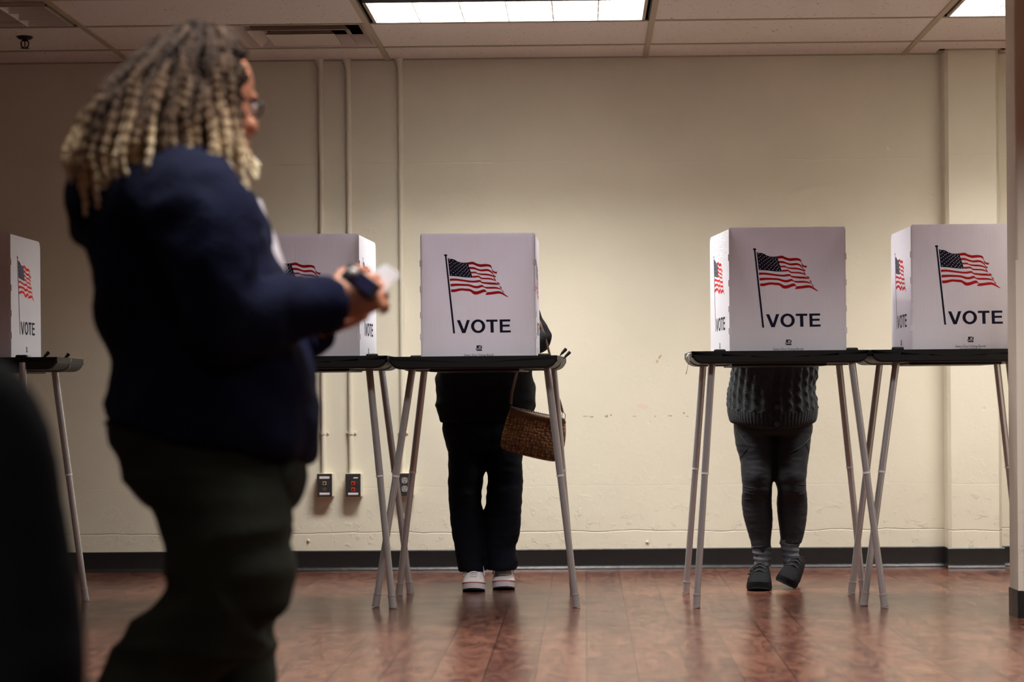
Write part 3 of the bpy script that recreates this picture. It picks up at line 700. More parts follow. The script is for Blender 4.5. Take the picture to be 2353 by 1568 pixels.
YF0 = onz(1600, 1398).y; YR0 = onz(1576, 1367).y          # floor depth of front and rear feet
ZB, ZT = .942, .991
YT0, YT1 = YF0-.03, YR0+.01
def booth(label, fl, fr, rot, corners, legs, clips, latch=None, dz=0):
    """fl/fr: image x of the front shell's ends ; corners: image x of the screen FL, FR, BR(right wing rear), BL(left wing rear)"""
    ZB, ZT = .942+dz, .991+dz
    xl = at(fl, 820, YT0).x; xr = at(fr, 820, YT0).x; cx_ = (xl+xr)/2; wd = (xr-xl)
    cyc = (YT0+YT1)/2; mid = Vector((cx_, cyc, 0))
    e = empty('voting_booth', (cx_, cyc, 0), label, 'voting booth', 'white corrugated voting booths on black folding cases')
    Rm = Matrix.Translation((cx_, YT0, 0)) @ Matrix.Rotation(rot, 4, 'Z') @ Matrix.Translation((-cx_, -YT0, 0))
    D = YT1-YT0
    def shell(ya, yb, name, zdrop):
        r = .045; n = 14; hw = wd/2
        def outl(ins, zt):
            z0 = ZB-zdrop+ins; x0 = cx_-hw+ins*.6; x1 = cx_+hw-ins*.6; p = []
            p.append((x0-.002, zt)); 
            p += [(x0+r-r*math.cos(t), z0+.038-.038*math.sin(t)) for t in [PI/2*k/n for k in range(n+1)]]
            p += [(x1-r+r*math.sin(t), z0+.038-.038*math.cos(t)) for t in [PI/2*k/n for k in range(n+1)]]
            p.append((x1+.002, zt)); return p
        mb = MB(); ZD = ZT-.014
        secs = [(ya, .007), (ya+.004, .002), (ya+.012, 0), (yb-.012, 0), (yb-.004, .002), (yb, .007)]
        mb.rings([[Rm @ Vector((x, y, z)) for x, z in outl(i_, ZD)] for y, i_ in secs])
        # raised rim
        t = .009
        for lo, hi in (((cx_-hw, ya+.002, ZD-.01), (cx_+hw, ya+.002+t, ZT)), ((cx_-hw, yb-.002-t, ZD-.01), (cx_+hw, yb-.002, ZT)), ((cx_-hw-.001, ya+.002, ZD-.01), (cx_-hw+t, yb-.002, ZT)), ((cx_+hw-t, ya+.002, ZD-.01), (cx_+hw+.001, yb-.002, ZT))):
            mb.box(lo, hi, 0, Rm)
        o = mb.build(name, M['tray'], e, smooth=9)
        # aluminium binding round the meeting edge
        ed = MB(); yy = yb-.003 if name == 'front_case' else ya+.003
        P = outl(-.0015, ZT); Q = outl(.004, ZT)
        vs_ = []
        for y in (yy-.004, yy+.004):
            vs_ += [Rm @ Vector((x, y, z)) for x, z in P]+[Rm @ Vector((x, y, z)) for x, z in Q]
        m_ = len(P); fs = []
        for k in range(m_-1):
            fs += [(k, k+1, 2*m_+k+1, 2*m_+k), (k, m_+k, m_+k+1, k+1), (2*m_+k, 2*m_+k+1, 3*m_+k+1, 3*m_+k)]
        ed.add(vs_, fs); ed.build('edge_binding', M['trayedge'], o, smooth=40)
        return o
    f_ = shell(YT0, YT0+D*.5-.004, 'front_case', 0); r_ = shell(YT0+D*.5+.004, YT1, 'rear_case', .004)
    # recess ribs under the case
    for (ya, yb) in ((YT0+.07, YT0+D*.5-.05),):
        mb = MB(); mb.box((cx_-wd*.27, YT0+.05, ZB-.010), (cx_+wd*.27, YT1-.05, ZB+.002), 0, Rm); mb.build('latch_plate', M['tray'], e, bevel=.003)
    # clips which hold the screen
    for (cxp, yy, hh) in clips:
        p = Rm @ Vector((at(cxp, 815, YT0+yy).x, YT0+yy, ZT))
        mb = MB(); mb.box((p.x-.023, p.y-.012, ZT-.02), (p.x+.023, p.y+.012, ZT+hh)); mb.build('screen_clip', M['tray'], e, bevel=.006)
    # screen
    ys0 = YT0+.045; FLx, FRx, BRx, BLx, ytop_l, ytop_r, ybk = corners
    a = at(FLx, ytop_l, ys0); b_ = at(FRx, ytop_r, ys0)
    zt = at((FLx+FRx)/2, (ytop_l+ytop_r)/2, ys0).z
    # small turn of the front sheet so that its measured ends and top line agree
    hgt = zt-(ZT-.012)
    ybw = ys0+.45
    fp, fm, fw = panel('front_panel', e, (a.x, a.y), (b_.x, b_.y), zt, hgt)
    bl = at(BLx, ybk, ybw); br_ = at(BRx, ybk, ybw)
    lp, lm, lw = panel('side_panel', e, (bl.x, bl.y), (a.x-.003, a.y), zt-.006, hgt-.006, 'left')
    rp_, rm_, rw = panel('side_panel', e, (b_.x+.003, b_.y), (br_.x, br_.y), zt-.006, hgt-.006, 'right')
    for par, x0 in ((fp, a.x), (fp, b_.x)):
        for zz in (-.115, -.215, -.315, -.4):
            mb = MB(); s_ = 1 if x0 == b_.x else -1
            mb.box((x0-.0065 if s_ < 0 else x0-.006, ys0-.0012, zt+zz-.012), (x0+.006 if s_ < 0 else x0+.0065, ys0+.004, zt+zz+.012)); mb.build('joint_tab', M['tabw'], par, bevel=.001)
    for (tx, ty, ty2, fx, fy, jt) in legs:
        yy = YF0 if ty2 == 'f' else YR0
        foot = onz(fx, fy); dirx = 1
        topY = (foot.y+.045) if ty2 == 'f' else (foot.y-.045)
        tp = at(tx, ty, topY); tp.z = ZB+.008; leg(e, tp, foot, jt)
    if latch:
        for (lx, ly, yy, dx) in latch:
            p = at(lx, ly, YT0+yy); q = at(lx+dx, ly-14, YT0+yy+.01)
            mb = MB(); d = (q-p); mb.tube([p, p.lerp(q, .25), p.lerp(q, .3), q], [.005, .006, .009, .013], 10, flat=.55, side=(0, 1, 0)); mb.build('latch_lever', M['tray'], e, smooth=40)
    return e, Rm

J = .455
booth('voting booth at the left edge, half cut off, with two latch levers raised', -245, 128, math.radians(3.5),
      (-240, 22, 92, -170, 535, 536, 552), [(52, 856, 'f', 72, 1412, J), (125, 856, 'r', 197, 1382, J), (-150, 856, 'f', -215, 1412, J), (-75, 856, 'r', -110, 1382, J)],
      [(50, .05, .010), (105, .40, .006)], [(98, 824, .10, 14), (146, 828, .50, 12)])
booth('voting booth directly behind the walking person in the navy hoodie', 500, 889, 0,
      (560, 823, 863, 595, 538, 538, 553), [(848, 850, 'f', 903, 1399, J), (877, 850, 'r', 943, 1366, J), (548, 850, 'f', 470, 1400, J), (585, 850, 'r', 515, 1368, J)],
      [(855, .05, .009), (585, .05, .009)], dz=-.006)
booth('voting booth hiding the voter in white sneakers with the brown handbag', 893, 1280, math.radians(-3),
      (967, 1228, 1238, 1000, 539, 533, 549), [(948, 848, 'f', 863, 1396, J), (975, 850, 'r', 916, 1369, J), (1257, 846, 'f', 1325, 1397, J), (1272, 846, 'r', 1318, 1366, J)],
      [(954, .05, .006), (1249, .05, .009)], [(1287, 817, .02, 13), (1295, 824, .30, 14)], dz=-.011)
EB4, RM4 = booth('voting booth hiding the voter in the grey knitted sweater and leggings', 1590, 1997, 0,
      (1676, 1941, 1925, 1631, 522, 522, 542), [(1636, 842, 'f', 1600, 1398, J), (1616, 844, 'r', 1576, 1366, J), (1957, 840, 'f', 2033, 1398, J), (1928, 842, 'r', 1983, 1362, J)],
      [(1654, .05, .008), (1958, .05, .010)])
booth('voting booth on the right, cut off by the wall end, with nobody behind', 2003, 2400, 0,
      (2094, 2360, 2345, 2047, 518, 512, 534), [(2060, 838, 'f', 1985, 1393, J), (2022, 838, 'r', 1956, 1367, J), (2318, 832, 'f', 2385, 1393, J), (2290, 832, 'r', 2350, 1365, J)],
      [(2063, .05, .011), (2012, .42, .006), (2340, .05, .011)])
# loose latch hardware and cord on the left end of the grey-sweater booth
xl4 = at(1588, 820, YT0)
for k, (x0, y0_, x1, y1_) in enumerate(((1592, 812, 1578, 822), (1588, 812, 1584, 832))):
    mb = MB(); mb.tube([at(x0, y0_, YT0+.1), at((x0+x1)/2-3, (y0_+y1_)/2-3, YT0+.09), at(x1, y1_, YT0+.09)], .0025, 8); mb.build('latch_wire', M['ring'], EB4, smooth=60)
mb = MB(); mb.tube([at(1578, 824, YT0+.09), at(1581, 838, YT0+.09), at(1579, 850, YT0+.09), at(1576, 860, YT0+.09)], [.0012, .001, .001, .0022], 6); mb.build('cord', M['string'], EB4, smooth=60)
# ------------------------------------------------------------------ people
def hand(mb, wrist, dirn, palm_n, s=1.0, curl=(.5, .5, .55, .6), thumb=(.5,), flip=1):
    """palm + five bent fingers; dirn = wrist->knuckles, palm_n = direction the palm faces, flip = side the thumb leaves"""
    d = Vector(dirn).normalized(); n_ = Vector(palm_n); n_ = (n_ - d*d.dot(n_)).normalized(); side = d.cross(n_)*flip
    w = Vector(wrist); kn = w + d*.088*s
    mb.rings([[w + d*(t*.092*s) + side*(a*s*math.cos(2*PI*i/16)) + n_*(b_*s*math.sin(2*PI*i/16)) for i in range(16)] for t, a, b_ in ((-.25, .024, .020), (0, .027, .020), (.3, .036, .019), (.65, .041, .017), (1, .039, .014), (1.06, .03, .009))])
    for k in range(4):
        off = (.030-.0195*k)*s; L = (.074, .082, .076, .06)[k]*s; r = (.0088, .0092, .0088, .0078)[k]*s
        base = kn + side*off - d*.006*s; a = 0; p = base; pts = [base - d*.02*s, base]; c = curl[k]
        for seg, bend in ((.46, .9), (.32, 1.25), (.22, .8)):
            a += c*bend; p = p + (d*math.cos(a) + n_*math.sin(a))*(L*seg); pts.append(p)
        mb.tube(pts, [r*1.05, r*1.1, r, r*.92, r*.72], 10); mb.ball(pts[-1], r*.74, n=6)
    tb = w + d*.022*s + side*.026*s; t1 = tb + (side*.75 + d*.6 + n_*.35).normalized()*.042*s; c = thumb[0]
    t2 = t1 + (side*(.5-c*.7) + d*.9 + n_*(.3+c*.6)).normalized()*.032*s; t3 = t2 + (side*(.3-c*.9) + d*.9 + n_*(.3+c*.8)).normalized()*.024*s
    mb.tube([tb - d*.012*s - side*.008*s, tb, t1, t2, t3], [.014*s, .015*s, .0112*s, .0102*s, .0078*s], 10); mb.ball(t3, .008*s, n=6)

def head(mb, c, fwd, up, s=1.0):
    """skull, jaw, nose, lips, brow, ears; c = centre at eye height"""
    f = Vector(fwd).normalized(); u = Vector(up); u = (u - f*f.dot(u)).normalized(); r = f.cross(u)
    def P(x, y, z): return c + (r*x + f*y + u*z)*s
    mt = Matrix((r, f, u)).transposed()
    # profile rings from chin to crown: (z, half width, y front, y back)
    prof = [(-.118, .018, .062, .030), (-.112, .034, .078, .010), (-.095, .046, .085, -.018), (-.07, .056, .087, -.045), (-.045, .063, .086, -.062), (-.02, .069, .086, -.078), (0, .0715, .082, -.088), (.025, .074, .088, -.096), (.05, .075, .088, -.098), (.075, .070, .078, -.090), (.095, .058, .058, -.072), (.108, .038, .034, -.048), (.113, .014, .006, -.020)]
    rs = []
    for z, hw, yf, yb in prof:
        ring = []
        for i in range(28):
            t = 2*PI*i/28; ct, st = math.cos(t), math.sin(t); yc = (yf+yb)/2; hy = (yf-yb)/2
            ring.append(P(hw*math.copysign(abs(ct)**.88, ct), yc+hy*st, z))
        rs.append(ring)
    mb.rings(rs)
    mb.tube([P(0, .082, .012), P(0, .094, -.012), P(0, .108, -.034)], [.008*s, .009*s, .0125*s], 10); mb.ball(P(0, .104, -.036), (.014*s, .012*s, .010*s), n=8, mtx=mt)
    for q in (-1, 1):
        mb.ball(P(q*.011, .096, -.039), .008*s, n=6)
        mb.ball(P(q*.030, .079, .020), (.020*s, .010*s, .007*s), n=8, mtx=mt)      # brow
        mb.ball(P(q*.040, .070, -.035), (.020*s, .016*s, .018*s), n=8, mtx=mt)     # cheek
        mb.ball(P(q*.074, -.006, -.012), (.008*s, .019*s, .031*s), n=10, mtx=mt)   # ear
    mb.ball(P(0, .090, -.064), (.022*s, .007*s, .0055*s), n=8, mtx=mt); mb.ball(P(0, .089, -.073), (.020*s, .008*s, .006*s), n=8, mtx=mt)
    mb.ball(P(0, .078, -.104), (.022*s, .014*s, .014*s), n=8, mtx=mt)
    return P
def body(parent, j, skin, voxel=.006, s=1.0, hk=None):
    """one continuous skin: j = joints; limbs taper"""
    mb = MB(); V = lambda k: Vector(j[k])
    side = (V('sh_r')-V('sh_l')).normalized()
    mb.tube([V('pelvis')-Vector((0, 0, .06)), V('pelvis'), V('waist'), V('chest'), V('chest').lerp(V('neck'), .75), V('neck')], [.09*s, .12*s, .10*s, .13*s, .095*s, .05*s], 20, flat=.66, side=side)
    mb.tube([V('neck')-(V('head')-V('neck')).normalized()*.04, V('neck'), V('neck').lerp(V('head'), .75)], [.06*s, .052*s, .050*s], 16)
    P = head(mb, V('head'), j['face'], j['up'], s)
    for q in ('l', 'r'):
        mb.tube([V('chest').lerp(V('sh_'+q), .5), V('sh_'+q), V('sh_'+q).lerp(V('el_'+q), .45), V('el_'+q), V('el_'+q).lerp(V('wr_'+q), .35), V('wr_'+q)], [.062*s, .054*s, .045*s, .036*s, .037*s, .024*s], 14)
        mb.tube([V('pelvis').lerp(V('hip_'+q), .6), V('hip_'+q), V('hip_'+q).lerp(V('kn_'+q), .5), V('kn_'+q), V('kn_'+q).lerp(V('an_'+q), .3), V('an_'+q)], [.075*s, .066*s, .052*s, .038*s, .038*s, .027*s], 16)
        t = Vector(j['toe_'+q]); mb.tube([V('an_'+q)+Vector((0, 0, .01)), V('an_'+q)-Vector((0, 0, .03)), V('an_'+q).lerp(t, .55)+Vector((0, 0, -.018)), t], [.028*s, .028*s, .022*s, .014*s], 12)
        h = (j.get('hand_'+q) or {}); hand(mb, V('wr_'+q), h.get('d', V('wr_'+q)-V('el_'+q)), h.get('n', (0, 0, -1)), s, h.get('curl', (.5, .5, .55, .6)), h.get('thumb', (.5,)), h.get('flip', 1))
    o = fuse(mb, 'body', skin, parent, voxel, 2, factor=.5)
    for q in (-1, 1):
        e_ = MB(); c = P(q*.030, .079, .002); e_.ball(c, .0118*s, n=12); eo = e_.build('eye', [M['eye']], o, smooth=60)
        e2 = MB(); e2.ball(c+Vector(j['face']).normalized()*.0068*s, .0056*s, n=8); e2.build('iris', M['iris'], o, smooth=60)
    return o, P

def shoe(parent, toe, heel, wid, hgt, mats, style, roll=0, name='shoe'):
    """low trainer; toe/heel = ends of the sole on its underside"""
    toe, heel = Vector(toe), Vector(heel); L = (toe-heel).length; f = (toe-heel).normalized(); up = Vector((0, 0, 1)); up = (up - f*f.dot(up)).normalized()
    up = Matrix.Rotation(roll, 3, f) @ up; r = f.cross(up)
    def P(x, t, z): return heel + r*x + f*(L*t) + up*z
    def hw(t): return wid/2*np.interp(t, [0, .06, .2, .45, .7, .84, .92, .97, 1], [.45, .66, .78, .78, 1, .95, .8, .58, .2])
    sh = .036 if style == 'canvas' else .03
    mb = MB(); ts = [0, .03, .08, .2, .35, .5, .65, .78, .88, .95, .985, 1]
    rock = lambda t: .010*max(0, (t-.72)/.28)**1.6*1.3
    def ring(t, z0, z1, k):
        h_ = hw(t)*k; return [P(-h_, t, z0+rock(t)), P(-h_*1.0, t, z0+(z1-z0)*.5+rock(t)), P(-h_*.97, t, z1+rock(t)*.8), P(h_*.97, t, z1+rock(t)*.8), P(h_, t, z0+(z1-z0)*.5+rock(t)), P(h_, t, z0+rock(t))]
    mb.rings([ring(t, .006, sh, 1.045) for t in ts]); sole = mb
    up_ = MB(); rs = []
    for t in [.0, .04, .1, .2, .32, .45, .58, .70, .80, .88, .94, .975]:
        h_ = hw(t)*1.0; z = np.interp(t, [0, .04, .1, .2, .32, .45, .58, .7, .8, .88, .94, 1], [hgt*.7, hgt*.86, hgt*.92, hgt*.86, hgt*.84, hgt*.98, hgt*.86, hgt*.66, hgt*.54, hgt*.47, hgt*.38, sh+.006]); z = max(z, sh+.006)
        q = []
        for i in range(20):
            a = 2*PI*i/20; ca, sa = math.cos(a), math.sin(a)
            q.append(P(h_*math.copysign(abs(ca)**.9, ca), t, sh-.004 + (z-sh+.004)*max(0, math.copysign(abs(sa)**.8, sa)) + (.004*sa if sa < 0 else 0)))
        rs.append(q)
    up_.rings(rs); o = up_.build(name, mats[0], parent, smooth=70)
    sole.build('sole', mats[1], o, smooth=35)
    mb = MB(); mb.rings([ring(t, .0, .0085, 1.0) for t in ts]); mb.build('outsole', M['outsole'], o, smooth=35)
    if style == 'canvas':
        mb = MB(); n = 40; pts = []
        pts = [P(-hw(t)*1.035, t, sh-.004+rock(t)*.8) for t in np.linspace(.0, 1, 26)] + [P(hw(t)*1.035, t, sh-.004+rock(t)*.8) for t in np.linspace(1, .0, 26)]
        mb.tube(pts, .0016, 6); mb.build('red_stripe', M['redline'], o, smooth=60)
        ts_ = [.54, .59, .64, .69, .74, .79]
        for t in ts_[:]:
            z = np.interp(t, [.45, .58, .7, .8], [hgt*.98, hgt*.86, hgt*.66, hgt*.54]); h_ = hw(t)*.52
            mb = MB(); mb.tube([P(-h_, t, z*.93), P(-h_*.5, t+.008, z+.003), P(0, t+.012, z+.0045), P(h_*.5, t+.008, z+.003), P(h_, t, z*.93)], .0034, 8, flat=.6); mb.build('lace', mats[2], o, smooth=60)
            for q in (-1, 1):
                mb = MB(); mb.ball(P(q*h_*1.25, t, z*.86), .0032, n=6); mb.build('eyelet', M['eyelet'], o, smooth=60)
        for q in (-1, 1):
            mb = MB(); mb.tube([P(0, .50, hgt+.004), P(q*.02, .50, hgt+.008), P(q*.038, .54, hgt-.012), P(q*.045, .58, hgt*.55)], .0024, 6); mb.build('lace', mats[2], o, smooth=60)
    else:
        for t in (.52, .60, .68):
            z = np.interp(t, [.45, .58, .7, .8], [hgt*.98, hgt*.86, hgt*.66, hgt*.54]); h_ = hw(t)*.5
            mb = MB(); mb.tube([P(-h_, t, z*.93), P(0, t+.012, z+.005), P(h_, t, z*.93)], .0026, 8); mb.build('lace', mats[2], o, smooth=60)
    return o, P

def tube_arm(mb, pts, rad, n=22): mb.tube([tuple(p) for p in catmull([tuple(p) for p in pts], 5)], list(catmull([[r_] for r_ in rad], 5)[:, 0]), n)

# ================================================================== voter with white sneakers
YL = 8.88
def V_(x, y, Y): return at(x, y, Y)
vA = empty('person', (V_(1110, 1345, YL).x, YL, 0), 'person in dark clothes and white sneakers bent over behind a voting booth', 'person')
ts = (onz(1088, 1362).y, onz(1159, 1358).y)
jA = dict(pelvis=V_(1108, 900, 8.94), waist=V_(1108, 838, 8.88), chest=V_(1108, 735, 8.76), neck=V_(1106, 672, 8.66), head=V_(1106, 630, 8.565), face=(0, -.72, -.69), up=(0, -.69, .72),
    sh_l=V_(1028, 708, 8.74), sh_r=V_(1190, 708, 8.74), el_l=V_(1006, 784, 8.70), el_r=V_(1237, 783, 8.73), wr_l=V_(1060, 792, 8.46), wr_r=V_(1160, 790, 8.46),
    hip_l=V_(1066, 945, 8.94), hip_r=V_(1150, 945, 8.94), kn_l=V_(1072, 1120, 8.89), kn_r=V_(1158, 1120, 8.89), an_l=V_(1085, 1318, 8.92), an_r=V_(1155, 1318, 8.92),
    toe_l=V_(1087, 1335, 8.86), toe_r=V_(1157, 1335, 8.86), hand_l=dict(n=(.2, 0, -1), flip=-1), hand_r=dict(n=(-.2, 0, -1), flip=1, curl=(.7, .7, .75, .8)))
bA, PA = body(vA, jA, M['skin2'], .007, .96)
mb = MB()
sil(mb, [(968, 1012, 1205, 8.93, .135), (950, 1006, 1222, 8.93, .15), (925, 1004, 1229, 8.93, .155), (900, 1004, 1231, 8.92, .155), (872, 1004, 1227, 8.90, .15), (850, 1007, 1222, 8.88, .15), (815, 1010, 1222, 8.84, .145), (770, 1004, 1214, 8.79, .14), (730, 1004, 1212, 8.76, .13), (700, 1020, 1196, 8.73, .11), (682, 1060, 1155, 8.70, .07)], k=3, ex=2.5)
for q, sg in (('l', -1), ('r', 1)):
    tube_arm(mb, [jA['sh_'+q]-Vector((sg*.04, 0, 0)), jA['sh_'+q], jA['sh_'+q].lerp(jA['el_'+q], .5)+Vector((sg*.006, 0, 0)), jA['el_'+q], jA['el_'+q].lerp(jA['wr_'+q], .5), jA['el_'+q].lerp(jA['wr_'+q], .93)], [.075, .07, .056, .052, .046, .038])
fuse(mb, 'jacket', M['blackcoat'], vA, .009, 3, fold(.010, 7, (1, 1, 1.6), 1))
mb = MB()
sil(mb, [(940, 1020, 1206, 8.94, .12), (985, 1017, 1212, 8.94, .14), (1010, 1022, 1210, 8.94, .14), (1035, 1028, 1205, 8.94, .12)], k=3)
sil(mb, [(1010, 1022, 1116, 8.93, .09), (1045, 1031, 1116.5, 8.92, .09), (1070, 1031, 1116.5, 8.91, .09), (1110, 1030, 1109, 8.90, .082), (1140, 1032, 1106, 8.89, .078), (1160, 1033, 1107, 8.89, .078), (1210, 1037, 1112, 8.90, .078), (1260, 1046, 1115, 8.91, .078), (1308, 1053, 1116, 8.90, .082), (1312, 1054, 1115, 8.90, .08)], k=3)
sil(mb, [(1010, 1118, 1210, 8.93, .09), (1045, 1118, 1201, 8.92, .09), (1065, 1118, 1200, 8.91, .09), (1100, 1121, 1201, 8.90, .082), (1150, 1117, 1199, 8.89, .08), (1180, 1114.5, 1197, 8.89, .078), (1230, 1115, 1194, 8.90, .078), (1256, 1118, 1184, 8.91, .076), (1285, 1119, 1191, 8.91, .08), (1305, 1120, 1188, 8.90, .08), (1309, 1121, 1186, 8.90, .078)], k=3)
fuse(mb, 'trousers', M['jeans'], vA, .0065, 3, fold(.004, 11, (1, 1, 1.8), 2))
for (tx, hx_, Yt) in ((1087, 1093, ts[0]), (1159, 1154, ts[1])):
    toe = V_(tx, 1350, Yt); heel = V_(hx_, 1350, Yt+.255); toe.z = heel.z = 0
    shoe(vA, toe, heel, .096, .112, (M['white_canvas'], M['white_rubber'], M['lace']), 'canvas', name='sneaker')
mb = MB(); c = jA['head']; f = Vector(jA['face']).normalized(); u = Vector(jA['up']).normalized(); mt = Matrix((f.cross(u), f, u)).transposed()
mb.ball(c + f*(-.022) + u*.028, (.084, .098, .092), n=14, mtx=mt); mb.tube([c+f*-.07, c+f*-.09-u*.06, c+f*-.075-u*.12], [.06, .06, .035], 14)
fuse(mb, 'hair', M['hairdark'], vA, .008, 2, fold(.004, 30, (1, 1, 1), 3))

# handbag
YG = 8.67
hb = empty('handbag', V_(1228, 1060, YG), 'brown crocodile-embossed handbag hanging at the side of the voter in white sneakers', 'handbag')
def outline_px(P, k=6):
    return [tuple(p) for p in catmull(P, k)]
Pb = [(1176, 938), (1205, 944), (1245, 953), (1282, 961), (1297, 966), (1300, 978), (1300, 1005), (1296, 1030), (1286, 1052), (1274, 1061), (1250, 1058), (1210, 1049), (1170, 1038), (1153, 1031), (1151, 1012), (1160, 975), (1170, 945), (1176, 938)]
def pillow(mb, P, Y, th, mi=0, layers=7, shrink=.10):
    P = P[:-1]; c = Vector((sum(p[0] for p in P)/len(P), sum(p[1] for p in P)/len(P))); rs = []
    for k in range(layers):
        a = -PI/2+PI*k/(layers-1); s_ = 1-shrink*(1-math.cos(a)); rs.append([V_(c.x+(p[0]-c.x)*s_, c.y+(p[1]-c.y)*s_, Y)+Vector((0, th*math.sin(a), 0)) for p in P])
    # domed faces
    for s_, fr in ((-1, .0), ):
        pass
    f0 = [[V_(c.x+(p[0]-c.x)*k, c.y+(p[1]-c.y)*k, Y)+Vector((0, -th*(1+.25*(1-k)), 0)) for p in P] for k in (.3, .6, .85)]
    f1 = [[V_(c.x+(p[0]-c.x)*k, c.y+(p[1]-c.y)*k, Y)+Vector((0, th*(1+.25*(1-k)), 0)) for p in P] for k in (.85, .6, .3)]
    mb.rings(f0+rs+f1, mi)
mb = MB(); pillow(mb, outline_px(Pb), YG, .034); mb.build('bag_body', M['croc'], hb, smooth=60)
M['bagtop'] = mat('smooth_brown_leather', (98, 66, 38), .45, bump=(90, .15)); M['stitch'] = mat('dark_whipstitch', (36, 24, 14), .7)
Pt = [(1175, 937), (1205, 943), (1245, 952), (1282, 960), (1298, 965), (1299, 975), (1280, 976), (1245, 969), (1205, 961), (1172, 954), (1175, 937)]
mb = MB(); pillow(mb, outline_px(Pt, 4), YG, .0365, shrink=.02); mb.build('top_panel', M['bagtop'], hb, smooth=50)
edge = catmull([(1176, 938), (1205, 943.5), (1245, 952.5), (1282, 960.5), (1297, 966)], 9); mb = MB()
for k in range(0, len(edge)-1, 1):
    p = V_(edge[k][0], edge[k][1], YG-.0); mb.tube([p+Vector((-.002, -.037, -.011)), p+Vector((0, -.036, .0015)), p+Vector((.002, 0, .004)), p+Vector((.003, .036, 0))], .0022, 6)
mb.build('whipstitch', M['stitch'], hb, smooth=50)
def strap(pts, wid, name, par, m_):
    mb = MB(); P = [V_(x, y, Y) for x, y, Y in pts]; P = [Vector(p) for p in catmull([tuple(p) for p in P], 5)]; mb.tube(P, wid/2, 8, flat=.22, side=(1, .25, 0)); return mb.build(name, m_, par, smooth=50)
s1 = strap([(1174, 930, YG), (1176, 905, YG), (1182, 880, YG), (1189, 850, 8.68), (1196, 800, 8.66), (1207, 730, 8.67), (1214, 690, 8.74)], .012, 'shoulder_strap', hb, M['leather'])
s2 = strap([(1293, 948, YG), (1287, 925, YG), (1280, 905, YG), (1273, 870, 8.68), (1262, 810, 8.68), (1240, 740, 8.69), (1215, 690, 8.74)], .010, 'shoulder_strap', hb, M['leather'])
mb = MB(); 
for k in range(17):
    pass
pts = [V_(1295+4.0*math.cos(t), 957+9*math.sin(t), YG) for t in [2*PI*k/16 for k in range(17)]]; mb.tube(pts, .0014, 6, cap=False); mb.build('snap_hook', M['brass'], hb, smooth=60)
mb = MB(); pts = [V_(1175+3*math.cos(t), 940+6*math.sin(t), YG-.03) for t in [2*PI*k/16 for k in range(17)]]; mb.tube(pts, .0014, 6, cap=False); mb.build('strap_ring', M['brass'], hb, smooth=60)
mb = MB(); p = V_(1280, 900, YG); mb.box((p.x-.008, p.y-.004, p.z-.006), (p.x+.008, p.y+.004, p.z+.006)); mb.build('strap_keeper', M['leather'], hb, bevel=.0015)

# ================================================================== voter in the grey sweater
vB = empty('person', (V_(1776, 1345, YL).x, YL, 0), 'person in a charcoal cable-knit sweater, grey leggings and black trainers behind a booth', 'person')
jB = dict(pelvis=V_(1776, 915, 8.94), waist=V_(1776, 845, 8.90), chest=V_(1778, 735, 8.76), neck=V_(1780, 668, 8.66), head=V_(1782, 628, 8.565), face=(0, -.72, -.69), up=(0, -.69, .72),
    sh_l=V_(1706, 708, 8.74), sh_r=V_(1852, 708, 8.74), el_l=V_(1700, 790, 8.70), el_r=V_(1862, 788, 8.70), wr_l=V_(1745, 790, 8.46), wr_r=V_(1826, 788, 8.46),
    hip_l=V_(1732, 955, 8.94), hip_r=V_(1818, 955, 8.94), kn_l=V_(1740, 1125, 8.90), kn_r=V_(1820, 1125, 8.90), an_l=V_(1752, 1300, 8.92), an_r=V_(1813, 1300, 8.92),
    toe_l=V_(1747, 1330, 8.85), toe_r=V_(1808, 1326, 8.86), hand_l=dict(n=(.2, 0, -1), flip=-1), hand_r=dict(n=(-.2, 0, -1), flip=1, curl=(.7, .7, .75, .8)))
bB, PB = body(vB, jB, M['skin2'], .007, .92)
